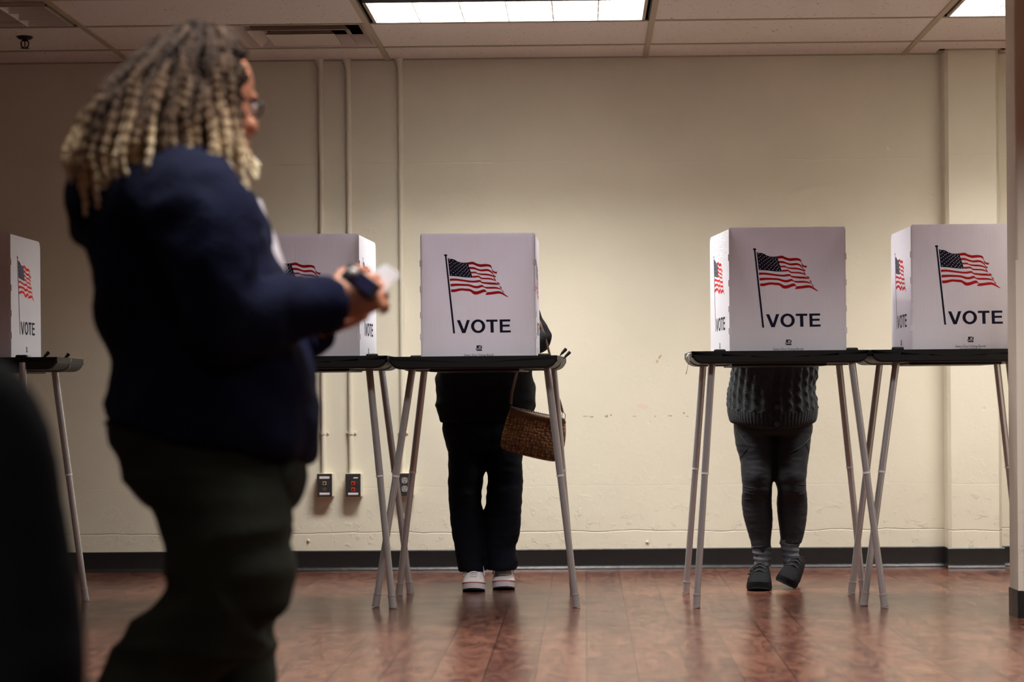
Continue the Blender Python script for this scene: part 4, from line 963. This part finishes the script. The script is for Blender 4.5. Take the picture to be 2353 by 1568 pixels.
# sweater: dense loft with cables and a ribbed hem
secs = [(972, 1682, 1866, 8.93, .125, 0), (966, 1677, 1873, 8.93, .14, 0), (945, 1672, 1877, 8.93, .15, 0), (920, 1671, 1877, 8.93, .155, 0), (900, 1672, 1874, 8.92, .152, 0), (880, 1676, 1874, 8.91, .15, 0), (855, 1680, 1878, 8.89, .145, 0), (820, 1688, 1872, 8.85, .14, 0), (780, 1692, 1868, 8.80, .138, 0), (740, 1694, 1868, 8.77, .13, 0), (705, 1712, 1850, 8.74, .105, 0), (684, 1750, 1812, 8.70, .06, 0)]
D = catmull(secs, 16); n = 260; rs = []
for y, xl, xr, Y, ry, tl in D:
    a = at(xl, y, Y); b_ = at(xr, y, Y); c = (a+b_)/2; h = (b_-a)/2; ring = []
    for i in range(n):
        t = 2*PI*i/n; ct, st = math.cos(t), math.sin(t); u_ = math.copysign(abs(ct)**(2/2.3), ct); w = math.copysign(abs(st)**(2/2.3), st)
        drop = 14*max(0, -st)**1.0 * max(0, min(1, (y-900)/60)) * (1-ct*ct*.6)     # hem hangs lower in front
        p = at(xl+(xr-xl)/2, y+drop, Y); p = Vector((c.x, c.y, p.z)) + h*u_ + Vector((0, ry*w, 0))
        nr = Vector((u_*h.length*ry/.1, w*ry, 0)).normalized(); s_ = t*.20/(.01) * .1    # arc metres-ish
        arc = i/n*.92
        if y > 938: d = .0022*math.sin(arc*2*PI/.0125)
        else:
            k = arc/.034; col = math.floor(k); fr = k-col; zz = p.z/.044 + (col % 2)*.5
            cable = .5+.5*math.cos(2*PI*(fr-.5)); twist = math.sin(2*PI*zz + (fr-.5)*5.0)
            d = .0058*cable**1.2*(.45+.55*max(-.3, twist)) - .003*(1-cable)
        if abs(t-1.5*PI) < .05: d -= .006                                        # cardigan opening
        ring.append(p + nr*d + nr*.006*noise.noise(p*9))
    rs.append(ring)
mb = MB(); mb.rings(rs)
for q, sg in (('l', -1), ('r', 1)):
    tube_arm(mb, [jB['sh_'+q]-Vector((sg*.04, 0, 0)), jB['sh_'+q], jB['sh_'+q].lerp(jB['el_'+q], .5), jB['el_'+q], jB['el_'+q].lerp(jB['wr_'+q], .5), jB['el_'+q].lerp(jB['wr_'+q], .93)], [.07, .064, .052, .048, .042, .035])
mb.build('sweater', M['knit'], vB, smooth=80)
for yb_ in (976, 935, 895):
    mb = MB(); p = at(1786, yb_, 8.77); mb.tube([p, p+Vector((0, .012, 0))], .011, 14); mb.build('button', M['outsole'], vB, smooth=40)
mb = MB()
sil(mb, [(945, 1686, 1866, 8.94, .12), (985, 1686, 1867, 8.94, .135), (1000, 1687, 1865, 8.94, .12)], k=3)
sil(mb, [(975, 1687, 1775.5, 8.94, .11), (1020, 1690, 1776, 8.93, .10), (1055, 1700, 1777, 8.92, .092), (1095, 1704, 1777, 8.90, .085), (1118, 1706, 1774, 8.90, .075), (1128, 1706, 1774, 8.90, .075), (1150, 1704, 1773, 8.92, .072), (1185, 1708, 1775, 8.93, .072), (1215, 1716, 1774, 8.93, .062), (1240, 1723, 1771, 8.93, .052), (1262, 1729, 1771, 8.92, .043)], k=3, ex=2.0)
sil(mb, [(975, 1778.5, 1866, 8.94, .11), (1020, 1778, 1862, 8.93, .10), (1055, 1778, 1857, 8.92, .092), (1095, 1778, 1853, 8.90, .085), (1112, 1783, 1852, 8.90, .078), (1130, 1787, 1853, 8.90, .075), (1155, 1785, 1855, 8.92, .072), (1185, 1787, 1854, 8.93, .07), (1215, 1791, 1850, 8.93, .062), (1240, 1794, 1844, 8.93, .052), (1250, 1794, 1841, 8.92, .045)], k=3, ex=2.0)
lg = fuse(mb, 'leggings', M['leggings'], vB, .0055, 4, fold(.0015, 14, (1, 1, 3), 4))
def surf(pts, r, name, m_, par, Y=8.80):
    """thin seam laid on the front of the leggings: cast onto the mesh"""
    from mathutils.bvhtree import BVHTree
    me = par.data; bv = BVHTree.FromPolygons([v_.co for v_ in me.vertices], [tuple(f.vertices) for f in me.polygons]); P = []
    for x, y in catmull(pts, 5):
        d = ray(x, y).normalized(); h_ = bv.ray_cast(CAM + d*7, d)
        if h_[0]: P.append(h_[0] - d*.0004)
    if len(P) > 2: mb = MB(); mb.tube(P, r, 6); return mb.build(name, m_, par, smooth=60)
surf([(1699, 1054), (1708, 1044), (1718, 1030)], .0018, 'seam', M['seam'], lg); surf([(1718, 1030), (1708, 1010), (1696, 995)], .0015, 'seam', M['seam'], lg)
surf([(1808, 1042), (1830, 1034), (1848, 1022), (1860, 1008)], .0018, 'seam', M['seam'], lg); surf([(1852, 1020), (1857, 1032), (1859, 1042)], .0015, 'seam', M['seam'], lg)
M['lgl'] = M['leggings']
for P_ in ([(1709, 1117), (1720, 1121), (1732, 1122)], [(1708, 1131), (1720, 1134), (1733, 1135)], [(1712, 1147), (1724, 1148), (1742, 1148)], [(1837, 1114), (1846, 1115), (1852, 1113)], [(1836, 1137), (1844, 1135), (1849, 1133)], [(1730, 1259), (1745, 1257), (1764, 1256)]):
    surf(P_, .0018, 'crease', M['leggings'], lg)
# socks
for (x0, x1, y0_, y1_) in ((1726, 1773, 1252, 1302), (1791, 1838, 1240, 1300)):
    mb = MB(); secs_ = [(y0_, x0, x1, 8.925, .044), ((y0_+y1_)/2-8, x0+3, x1-2, 8.925, .042), ((y0_+y1_)/2+8, x0+6, x1-2, 8.925, .042), (y1_, x0+8, x1-3, 8.92, .045)]
    sil(mb, secs_, k=5, n=30, ex=2.0); sk = fuse(mb, 'sock', M['sock'], vB, .005, 1, lambda p, n_: .0022*math.sin(p.z*260+p.x*20))
    for (dx, dy) in ((6, 22), (30, 34), (20, 12)):
        mb = MB(); cx_, cy_ = x0+dx+6, y0_+dy
        from mathutils.bvhtree import BVHTree
        bv = BVHTree.FromPolygons([v_.co for v_ in sk.data.vertices], [tuple(f.vertices) for f in sk.data.polygons]); T = []
        for (ax, ay) in ((-9, -4), (9, -4), (1, 7)):
            d = ray(cx_+ax, cy_+ay).normalized(); h_ = bv.ray_cast(CAM+d*7, d)
            if h_[0]: T.append(h_[0]-d*.0015)
        if len(T) == 3: mb.add(T+[t_+Vector((0, .003, 0)) for t_ in T], [(0, 1, 2), (5, 4, 3), (0, 3, 4, 1), (1, 4, 5, 2), (2, 5, 3, 0)]); mb.build('triangle_motif', M['sockpat'], sk)
toe = onz(1742, 1360); toe.z = 0; heel = V_(1752, 1345, toe.y+.25); heel.z = 0
so, SP = shoe(vB, toe, heel, .104, .115, (M['blackshoe'], M['blackshoe'], M['outsole']), 'knit', name='trainer')
mb = MB(); a = V_(1735, 1300, toe.y+.10)
mb.tube([a, V_(1726, 1306, toe.y+.09), V_(1724, 1318, toe.y+.09), V_(1730, 1322, toe.y+.09), V_(1733, 1312, toe.y+.09)], .0032, 8); mb.tube([V_(1727, 1318, toe.y+.09), V_(1718, 1319, toe.y+.09)], .004, 8); mb.build('lace_bow', M['outsole'], so, smooth=60)
toe = onz(1806, 1357); toe.z = .012; heel = V_(1822, 1345, toe.y+.235); heel.z = .028
shoe(vB, toe+Vector((-.012, 0, .004)), heel, .094, .122, (M['blackshoe'], M['blackshoe'], M['outsole']), 'knit', roll=math.radians(-24), name='trainer')
mb = MB(); c = jB['head']; f = Vector(jB['face']).normalized(); u = Vector(jB['up']).normalized(); mt = Matrix((f.cross(u), f, u)).transposed()
mb.ball(c + f*(-.022) + u*.028, (.080, .094, .088), n=14, mtx=mt); mb.ball(c+f*-.10+u*.03, .042, n=10)
fuse(mb, 'hair', M['hairdark'], vB, .008, 2, fold(.004, 30, (1, 1, 1), 5))
# ================================================================== walking person in the navy hoodie
YC = 3.83
S = YC/F
w = empty('person', (at(500, 1900, YC).x, YC, 0), 'person walking past in a navy hoodie and olive trousers with long blond-tipped braids', 'person')
C_ = lambda x, y, dy=0: at(x, y, YC+dy)
HC = C_(472, 238, .0)          # head centre at eye height
face = Vector((.72, .69, -.05)); up = Vector((.05, 0, 1))
jC = dict(pelvis=C_(480, 1000), waist=C_(470, 860), chest=C_(430, 560), neck=C_(415, 385), head=HC, face=face, up=up,
    sh_l=C_(440, 470, .17), sh_r=C_(455, 470, -.17), el_l=C_(520, 760, .21), el_r=C_(500, 745, -.20), wr_l=C_(738, 752, .085), wr_r=C_(752, 706, -.07),
    hip_l=C_(500, 1060, .09), hip_r=C_(490, 1060, -.09), kn_l=C_(560, 1390, .09), kn_r=C_(530, 1385, -.09), an_l=C_(555, 1860, .09), an_r=C_(250, 1760, -.10),
    toe_l=Vector((C_(690, 1925).x, YC+.09, .025)), toe_r=Vector((C_(300, 1925).x, YC-.10, .03)),
    hand_r=dict(d=(.86, .10, .30), n=(.05, .95, -.25), curl=(.95, .9, .85, .8), thumb=(.5,), flip=1),
    hand_l=dict(d=(.86, -.10, .30), n=(.3, -.35, .85), curl=(.75, .8, .85, .9), thumb=(.2,), flip=-1))
bC, PC = body(w, jC, M['skin1'], .0042, 1.0)
# glasses
mb = MB()
for q in (-1, 1):
    pts = [PC(q*.031+.022*math.cos(t), .090, .0+.016*math.sin(t)) for t in [2*PI*k/18 for k in range(19)]]; mb.tube(pts, .0022, 6, cap=False)
    mb.tube([PC(q*.053, .088, .006), PC(q*.074, .06, .008), PC(q*.080, -.01, .004)], .0022, 6)
mb.tube([PC(-.009, .094, .003), PC(.009, .094, .003)], .002, 6); mb.build('glasses', M['glass_frame'], w, smooth=60)
# hoodie
mb = MB()
sil(mb, [(296, 362, 412, YC, .05), (332, 345, 446, YC, .075), (368, 316, 490, YC, .12), (405, 282, 536, YC, .17), (440, 250, 574, YC, .195), (480, 226, 590, YC, .205), (540, 216, 606, YC, .20), (600, 222, 626, YC, .19), (650, 227, 650, YC, .18), (700, 234, 672, YC, .175), (750, 246, 690, YC, .172), (800, 262, 698, YC, .17), (850, 268, 703, YC, .17), (900, 266, 709, YC, .175), (935, 262, 713, YC, .18, 18), (975, 262, 716, YC, .185, 26), (1003, 262, 714, YC, .18, 46), (1012, 275, 700, YC, .165, 46)], k=3, n=36)
tube_arm(mb, [C_(412, 440, -.09), C_(448, 474, -.155), C_(475, 560, -.19), C_(490, 660, -.20), C_(508, 735, -.19), C_(590, 722, -.15), C_(670, 716, -.11), C_(738, 708, -.085), C_(762, 706, -.07)], [.085, .092, .088, .078, .074, .062, .056, .050, .043])
tube_arm(mb, [C_(412, 440, .09), C_(440, 474, .155), C_(480, 560, .19), C_(500, 660, .20), C_(520, 760, .20), C_(620, 764, .15), C_(700, 764, .11), C_(738, 758, .085)], [.08, .085, .08, .074, .068, .055, .046, .038])
# hood lying on the back
mt = Matrix.Rotation(math.radians(18), 3, 'Y')
mb.ball(C_(262, 478), (.078, .135, .078), n=14, mtx=mt); mb.ball(C_(235, 510), (.052, .11, .060), n=12, mtx=mt); mb.ball(C_(300, 410), (.075, .12, .045), n=12, mtx=mt)
# cuff and hem ribs come from the folds below
def cf(p, n_):
    a = fold(.017, 4.2, (1, 1, 1.5), 6)(p, n_); b_ = fold(.006, 12, (1, 1, 1), 7)(p, n_); return a+b_
hd = fuse(mb, 'hoodie', M['jacket'], w, .010, 4, cf)
mb = MB(); mb.tube([C_(742, 708, -.083), C_(768, 706, -.069)], [.052, .046], 24); mb.build('cuff', M['jacket'], hd, smooth=50)
mb = MB(); mb.tube([C_(725, 764, .09), C_(742, 760, .08)], [.042, .037], 24); mb.build('cuff', M['jacket'], hd, smooth=50)
# white shirt front showing past the zip
mb = MB(); sil(mb, [(455, 520, 598, YC+.06, .06), (490, 520, 606, YC+.06, .08), (540, 530, 626, YC+.06, .09), (590, 540, 646, YC+.06, .10), (640, 560, 660, YC+.06, .10), (690, 570, 668, YC+.06, .10), (740, 570, 670, YC+.06, .10)], k=3); fuse(mb, 'shirt', M['shirt'], w, .009, 3, fold(.005, 9, (1, 1, 1), 9))
# trousers
mb = MB()
sil(mb, [(945, 268, 690, YC, .14), (975, 256, 702, YC, .16), (1000, 258, 698, YC, .165), (1050, 278, 686, YC, .17), (1100, 300, 692, YC, .168), (1130, 312, 690, YC, .16), (1160, 345, 676, YC, .14)], k=3, n=34)
# near leg: thigh, bent knee, shin trailing behind
sil(mb, [(1090, 300, 655, YC-.07, .10), (1140, 330, 664, YC-.085, .11), (1185, 366, 668, YC-.09, .112), (1240, 377, 668, YC-.09, .108), (1300, 382, 675, YC-.09, .105), (1350, 386, 678, YC-.09, .10), (1392, 388, 676, YC-.09, .098), (1420, 400, 656, YC-.09, .085), (1436, 430, 634, YC-.09, .06)], k=3, n=30)
tube_arm(mb, [C_(540, 1375, -.09), C_(490, 1420, -.09), C_(420, 1480, -.095), C_(350, 1560, -.10), (C_(300, 1650, -.10)), C_(262, 1745, -.10), C_(250, 1790, -.10)], [.108, .104, .094, .086, .080, .074, .070])
sil(mb, [(1100, 330, 640, YC+.07, .10), (1185, 400, 662, YC+.09, .11), (1260, 420, 664, YC+.09, .105), (1350, 450, 664, YC+.09, .098), (1400, 458, 650, YC+.09, .095), (1440, 462, 630, YC+.09, .09), (1500, 464, 628, YC+.09, .088), (1570, 466, 628, YC+.09, .086), (1700, 474, 628, YC+.09, .082), (1850, 480, 632, YC+.09, .078), (1880, 482, 632, YC+.09, .075)], k=3, n=30)
def pf(p, n_):
    q = Vector((p.x*3.2+p.z*1.2, p.y*2, p.z*15)); r_ = 1-abs(noise.noise(q))*2.6
    return .0075*(r_-.35)*max(0, min(1, (1.02-p.z)/.25)) + .005*noise.noise(p*16) + fold(.006, 5, (1, 1, 1), 4)(p, n_)
tr_ = fuse(mb, 'trousers', M['pants'], w, .009, 3, pf)
# patch pocket sagging behind the knee side
mb = MB(); mb.ball(C_(655, 1105, -.02), (.038, .10, .060), n=12, mtx=Matrix.Rotation(math.radians(12), 3, 'Y')); fuse(mb, 'cargo_pocket', M['pants'], tr_, .008, 3, fold(.004, 14))
# belt pouch with a pale button at the back of the waist
M['pouch'] = mat('black_nylon', (16, 16, 18), .5)
Pp = [(236, 972), (262, 952), (292, 958), (296, 985), (280, 1000), (256, 996), (244, 980), (236, 972)]
rs = []
mb = MB()
for k in range(5):
    a = -PI/2+PI*k/4; s_ = .8+.2*math.cos(a); rs.append([C_(268+(x-268)*s_, 976+(y-976)*s_, -.07+.03*math.sin(a)) for x, y in Pp[:-1]])
mb.rings(rs); po = mb.build('belt_pouch', M['pouch'], w, smooth=50)
mb = MB(); mb.ball(C_(271, 967, -.108), (.010, .006, .010), n=8); mb.build('button', M['eye'], po, smooth=60)
# shoes (below the frame, but the figure stands on them)
for q in ('l', 'r'):
    t = Vector(jC['toe_'+q]); an = Vector(jC['an_'+q]); toe = Vector((t.x+.04, t.y, 0)); heel = Vector((toe.x-.262, t.y, 0 if q == 'l' else .085))
    if q == 'r': toe = Vector((an.x+.13, t.y, .0)); heel = Vector((an.x-.085, t.y, .14))
    shoe(w, toe, heel, .10, .115, (M['blackshoe'], M['outsole'], M['outsole']), 'knit', name='boot')

# braids
rnd = random.Random(11)
mb = MB()
fx = Vector((face.x, face.y, 0)).normalized()
def braid(a, el, r0=.0070):
    """a = azimuth from face direction towards the viewer's side (deg), el = elevation on the skull (deg)"""
    ar, er = math.radians(a), math.radians(el)
    dirh = Matrix.Rotation(-ar, 3, 'Z') @ fx
    fa = a % 360; fa = max(fa, 54+rnd.uniform(0, 18)) if fa <= 180 else min(fa, 294-rnd.uniform(0, 14)); fall = Matrix.Rotation(-math.radians(fa), 3, 'Z') @ fx
    nrm = (dirh*math.cos(er) + Vector((0, 0, 1))*math.sin(er)).normalized()
    lat = Vector((fx.y, -fx.x, 0)); ell = lambda q: fx*(q.dot(fx)*.092-.010) + lat*(q.dot(lat)*.079)
    root = HC + Vector((0, 0, .022)) + ell(nrm) + Vector((0, 0, nrm.z*.096))
    aa = fa
    k = min(aa, 360-aa)/180     # 0 face .. 1 back
    # spread of the fall in world axes
    out = fall.copy()
    L = .30+rnd.uniform(-.03, .05) + max(0, math.sin(er))*.05
    spread = .035+.05*k**1.2+rnd.uniform(-.012, .015)
    if out.x < 0: spread += .060*(-out.x)
    jit = Vector((rnd.uniform(-.014, .014), rnd.uniform(-.012, .012), 0))
    zend = HC.z - .125 - .035*k + rnd.uniform(-.05, .03)
    if k < .42: zend -= .02+rnd.uniform(0, .035)
    if .38 < k < .60: zend = HC.z - rnd.uniform(.09, .13); spread *= .85
    if k > .75: zend -= .005+.035*rnd.random()
    sk = ell(out)
    p1 = root + nrm*.020 + Vector((0, 0, .006))
    e1 = HC + sk + out*(spread*.72) + jit*.5; e1.z = HC.z-.005
    e2 = HC + sk + out*(spread*1.0) + jit; e2.z = (HC.z+zend)/2-.02
    e3 = HC + sk + out*(spread*.86) + jit*1.6; e3.z = zend
    if out.x > .2:      # frames the face, lies on the chest
        rx_ = rnd.uniform(-.045, .004); zend = HC.z - rnd.uniform(.12, .195); e3.z = zend; e2.z = (HC.z+zend)/2-.02
        for q_, dx in ((e1, -.012), (e2, .004), (e3, .030 if out.y < 0 else .02)): q_.x = min(q_.x, C_(572, 300).x + dx + rx_)
    e0 = HC + ell(out)*(1.06 if el > 66 else 1.16) + out*(spread*.22); e0.z = HC.z + (.062 if el > 30 else .02); e0.x = min(e0.x, C_(546, 150).x)
    pts = catmull([tuple(root), tuple(p1)] + ([tuple(e0)] if el > 30 else []) + [tuple(e1), tuple(e2), tuple(e3)], 8 if el < 60 else 9)
    n_ = len(pts); ph = rnd.uniform(0, 6)
    wob = [Vector((.004*math.sin(ph+i*.5), .004*math.cos(ph*1.3+i*.45), 0)) for i in range(n_)]
    P = [Vector(p)+wob[i] for i, p in enumerate(pts)]
    # resample for twists
    Q = []; 
    for i in range(n_-1):
        Q += [P[i], P[i].lerp(P[i+1], .5)]
    Q.append(P[-1]); m_ = len(Q)
    rad = [r0*(1+.26*math.sin(i*1.9+ph))*(1-.45*(i/m_)**3) for i in range(m_)]
    dr = rnd.uniform(-.16, .16); lo = rnd.random()
    att = [max(.001, min(1, (i/m_)**1.9*1.12 + .08 + dr*(1-.4*i/m_) + .05*math.sin(i*1.9+ph) - (.14 if lo < .25 else 0) + (.16*max(0, 1-abs(i/m_-.2)*5) if lo > .6 else 0))) for i in range(m_)]
    mb.tube(Q, rad, 6, attr=att)
for el, cnt in ((86, 6), (74, 14), (60, 22), (46, 30), (32, 34), (18, 36), (4, 36), (-12, 34), (-26, 26)):
    for i in range(cnt):
        a = 360*(i+rnd.uniform(-.3, .3))/cnt
        aw = min(a % 360, 360-a % 360)
        nd_ = math.cos(math.radians(el))*math.cos(math.radians(a))
        if nd_ > .42 or (el > 62 and aw < 56): continue
        if el < 12 and aw < 52: continue
        braid(a, el + rnd.uniform(-5, 5))
hr = mb.build('braids', M['braid'], w, smooth=70)
mb = MB(); mt = Matrix((fx.cross(Vector((0, 0, 1))), fx, Vector((0, 0, 1)))).transposed()
mb.ball(HC+Vector((0, 0, .026))-fx*.018, (.083, .096, .098), n=16, mtx=mt); mb.ball(HC-fx*.045-Vector((0, 0, .04)), (.074, .055, .075), n=14, mtx=mt)
fuse(mb, 'scalp_hair', M['hairdark'], w, .008, 2)

# phone and ballot sheet in the hands
ph = C_(829, 648, -.085)
mtp = Matrix.Translation(ph) @ Matrix.Rotation(math.radians(38), 4, 'Y') @ Matrix.Rotation(math.radians(-20), 4, 'X')
e = empty('smartphone', ph, 'dark blue smartphone held in the walking person\'s right hand', 'phone')
mb = MB(); mb.box((-.036, -.005, -.017), (.036, .005, .017), 0, mtp); mb.build('case', M['phone_b'], e, bevel=.003)
mb = MB(); mb.box((-.022, -.0062, -.012), (.026, -.004, .012), 0, mtp); mb.build('back_panel', M['phone'], e)
mb = MB(); mb.ball(C_(812, 627, -.088), (.009, .008, .009), n=8); mb.build('grip_knob', M['eye'], e, smooth=60)
mb = MB(); n_ = 9
def pp(u, v_):      # bent sheet: u along its length, v across; lower edge nearer the viewer
    xa_, ya_ = 792+(886-792)*u, 668+(606-668)*u; xb_, yb_ = 838+(922-838)*u, 716+(630-716)*u
    return C_(xa_+(xb_-xa_)*v_, ya_+(yb_-ya_)*v_, .055-.10*v_-.03*u+.012*math.sin(u*3))
G = [[pp(i/n_, j/n_) for j in range(n_+1)] for i in range(n_+1)]
A = [p for r_ in G for p in r_]; k_ = len(A); B = [p+Vector((0, .0006, -.0006)) for p in A]
q = lambda i, j: i*(n_+1)+j
fs = [(q(i, j), q(i+1, j), q(i+1, j+1), q(i, j+1)) for i in range(n_) for j in range(n_)]
mb.add(A+B, fs+[tuple(k_+t for t in reversed(f)) for f in fs])
o = mb.build('paper_sheet', M['paper']); tag(o, 'white sheet of paper held out in the walking person\'s hands', 'paper')

# ================================================================== seated person at the left edge, close to the viewer
YS = 2.35
d_ = empty('person', (at(-250, 1600, YS).x, YS, 0), 'person in a black coat very close at the lower left edge, mostly cut off', 'person')
Q_ = lambda x, y, dy=0: at(x, y, YS+dy)
jD = dict(pelvis=Q_(-260, 1640), waist=Q_(-260, 1400), chest=Q_(-260, 1050), neck=Q_(-255, 800), head=Q_(-255, 610), face=(-.5, .86, -.05), up=(0, 0, 1),
    sh_l=Q_(-460, 960), sh_r=Q_(-50, 960), el_l=Q_(-500, 1400), el_r=Q_(60, 1400, .02), wr_l=Q_(-420, 1600, .25), wr_r=Q_(-60, 1600, .27),
    hip_l=Q_(-380, 1700), hip_r=Q_(-140, 1700), kn_l=Q_(-400, 1560, .44), kn_r=Q_(-120, 1560, .44), an_l=Vector((Q_(-400, 1560).x, YS+.46, .07)), an_r=Vector((Q_(-120, 1560).x, YS+.46, .07)),
    toe_l=Vector((Q_(-400, 1560).x, YS+.62, .025)), toe_r=Vector((Q_(-120, 1560).x, YS+.62, .025)), hand_l=dict(n=(0, 0, -1), flip=-1), hand_r=dict(n=(0, 0, -1)))
body(d_, jD, M['skin1'], .008, 1.0)
mb = MB()
sil(mb, [(800, -300, -210, YS, .05), (850, -360, -140, YS, .09), (900, -430, -60, YS, .12), (960, -480, 0, YS, .14), (1050, -520, 40, YS, .15), (1200, -540, 60, YS, .16), (1400, -560, 80, YS, .17), (1600, -570, 110, YS, .19), (1760, -580, 120, YS, .2)], k=3, n=34)
tube_arm(mb, [Q_(-130, 930), Q_(-60, 960), Q_(18, 1070), Q_(48, 1200), Q_(72, 1330), Q_(90, 1450), Q_(96, 1560), Q_(60, 1640, .1)], [.06, .072, .055, .052, .050, .050, .050, .048])
tube_arm(mb, [Q_(-400, 930), Q_(-460, 960), Q_(-520, 1080), Q_(-540, 1200), Q_(-555, 1400), Q_(-540, 1560), Q_(-480, 1610, .2)], [.06, .072, .06, .055, .052, .05, .045])
fuse(mb, 'coat', M['blackcoat'], d_, .01, 4, fold(.006, 5, (1, 1, 1), 3))
mb = MB()
for q, x in (('l', -400), ('r', -120)):
    mb.tube([Q_(x, 1690), Q_(x, 1610, .25), jD['kn_'+q]+Vector((0, 0, 0)), jD['kn_'+q]+Vector((0, .02, -.2)), jD['an_'+q]+Vector((0, 0, .02))], [.10, .085, .075, .065, .06], 18)
mb.ball(Q_(-260, 1690), (.2, .16, .11), n=12); fuse(mb, 'trousers', M['blackcoat'], d_, .01, 3)
for q in ('l', 'r'):
    t = Vector(jD['toe_'+q]); shoe(d_, (t.x, t.y+.03, 0), (t.x, t.y-.235, 0), .10, .11, (M['blackshoe'], M['outsole'], M['outsole']), 'knit', name='boot')
mb = MB(); c = jD['head']; f = Vector((-.5, .86, 0)).normalized(); mt = Matrix((f.cross(Vector((0, 0, 1))), f, Vector((0, 0, 1)))).transposed()
mb.ball(c-f*.018+Vector((0, 0, .026)), (.084, .098, .095), n=14, mtx=mt); mb.ball(c-f*.06-Vector((0, 0, .05)), (.07, .05, .08), n=12, mtx=mt); fuse(mb, 'hair', M['hairdark'], d_, .009, 2, fold(.004, 30))
# stool under the seated person
st = Q_(-260, 1690); zs = st.z-.115
e = empty('stool', (st.x, st.y, 0), 'low dark round stool under the person in the black coat', 'stool')
mb = MB(); mb.tube([(st.x, st.y, zs-.04), (st.x, st.y, zs-.035), (st.x, st.y, zs)], [.17, .18, .175], 28); mb.build('seat', M['tray'], e, smooth=40)
for k in range(4):
    a = PI/4+PI/2*k; mb = MB(); mb.tube([(st.x+.12*math.cos(a), st.y+.12*math.sin(a), zs-.035), (st.x+.17*math.cos(a), st.y+.17*math.sin(a), 0)], .012, 12); mb.build('leg', M['tube'], e, smooth=50)
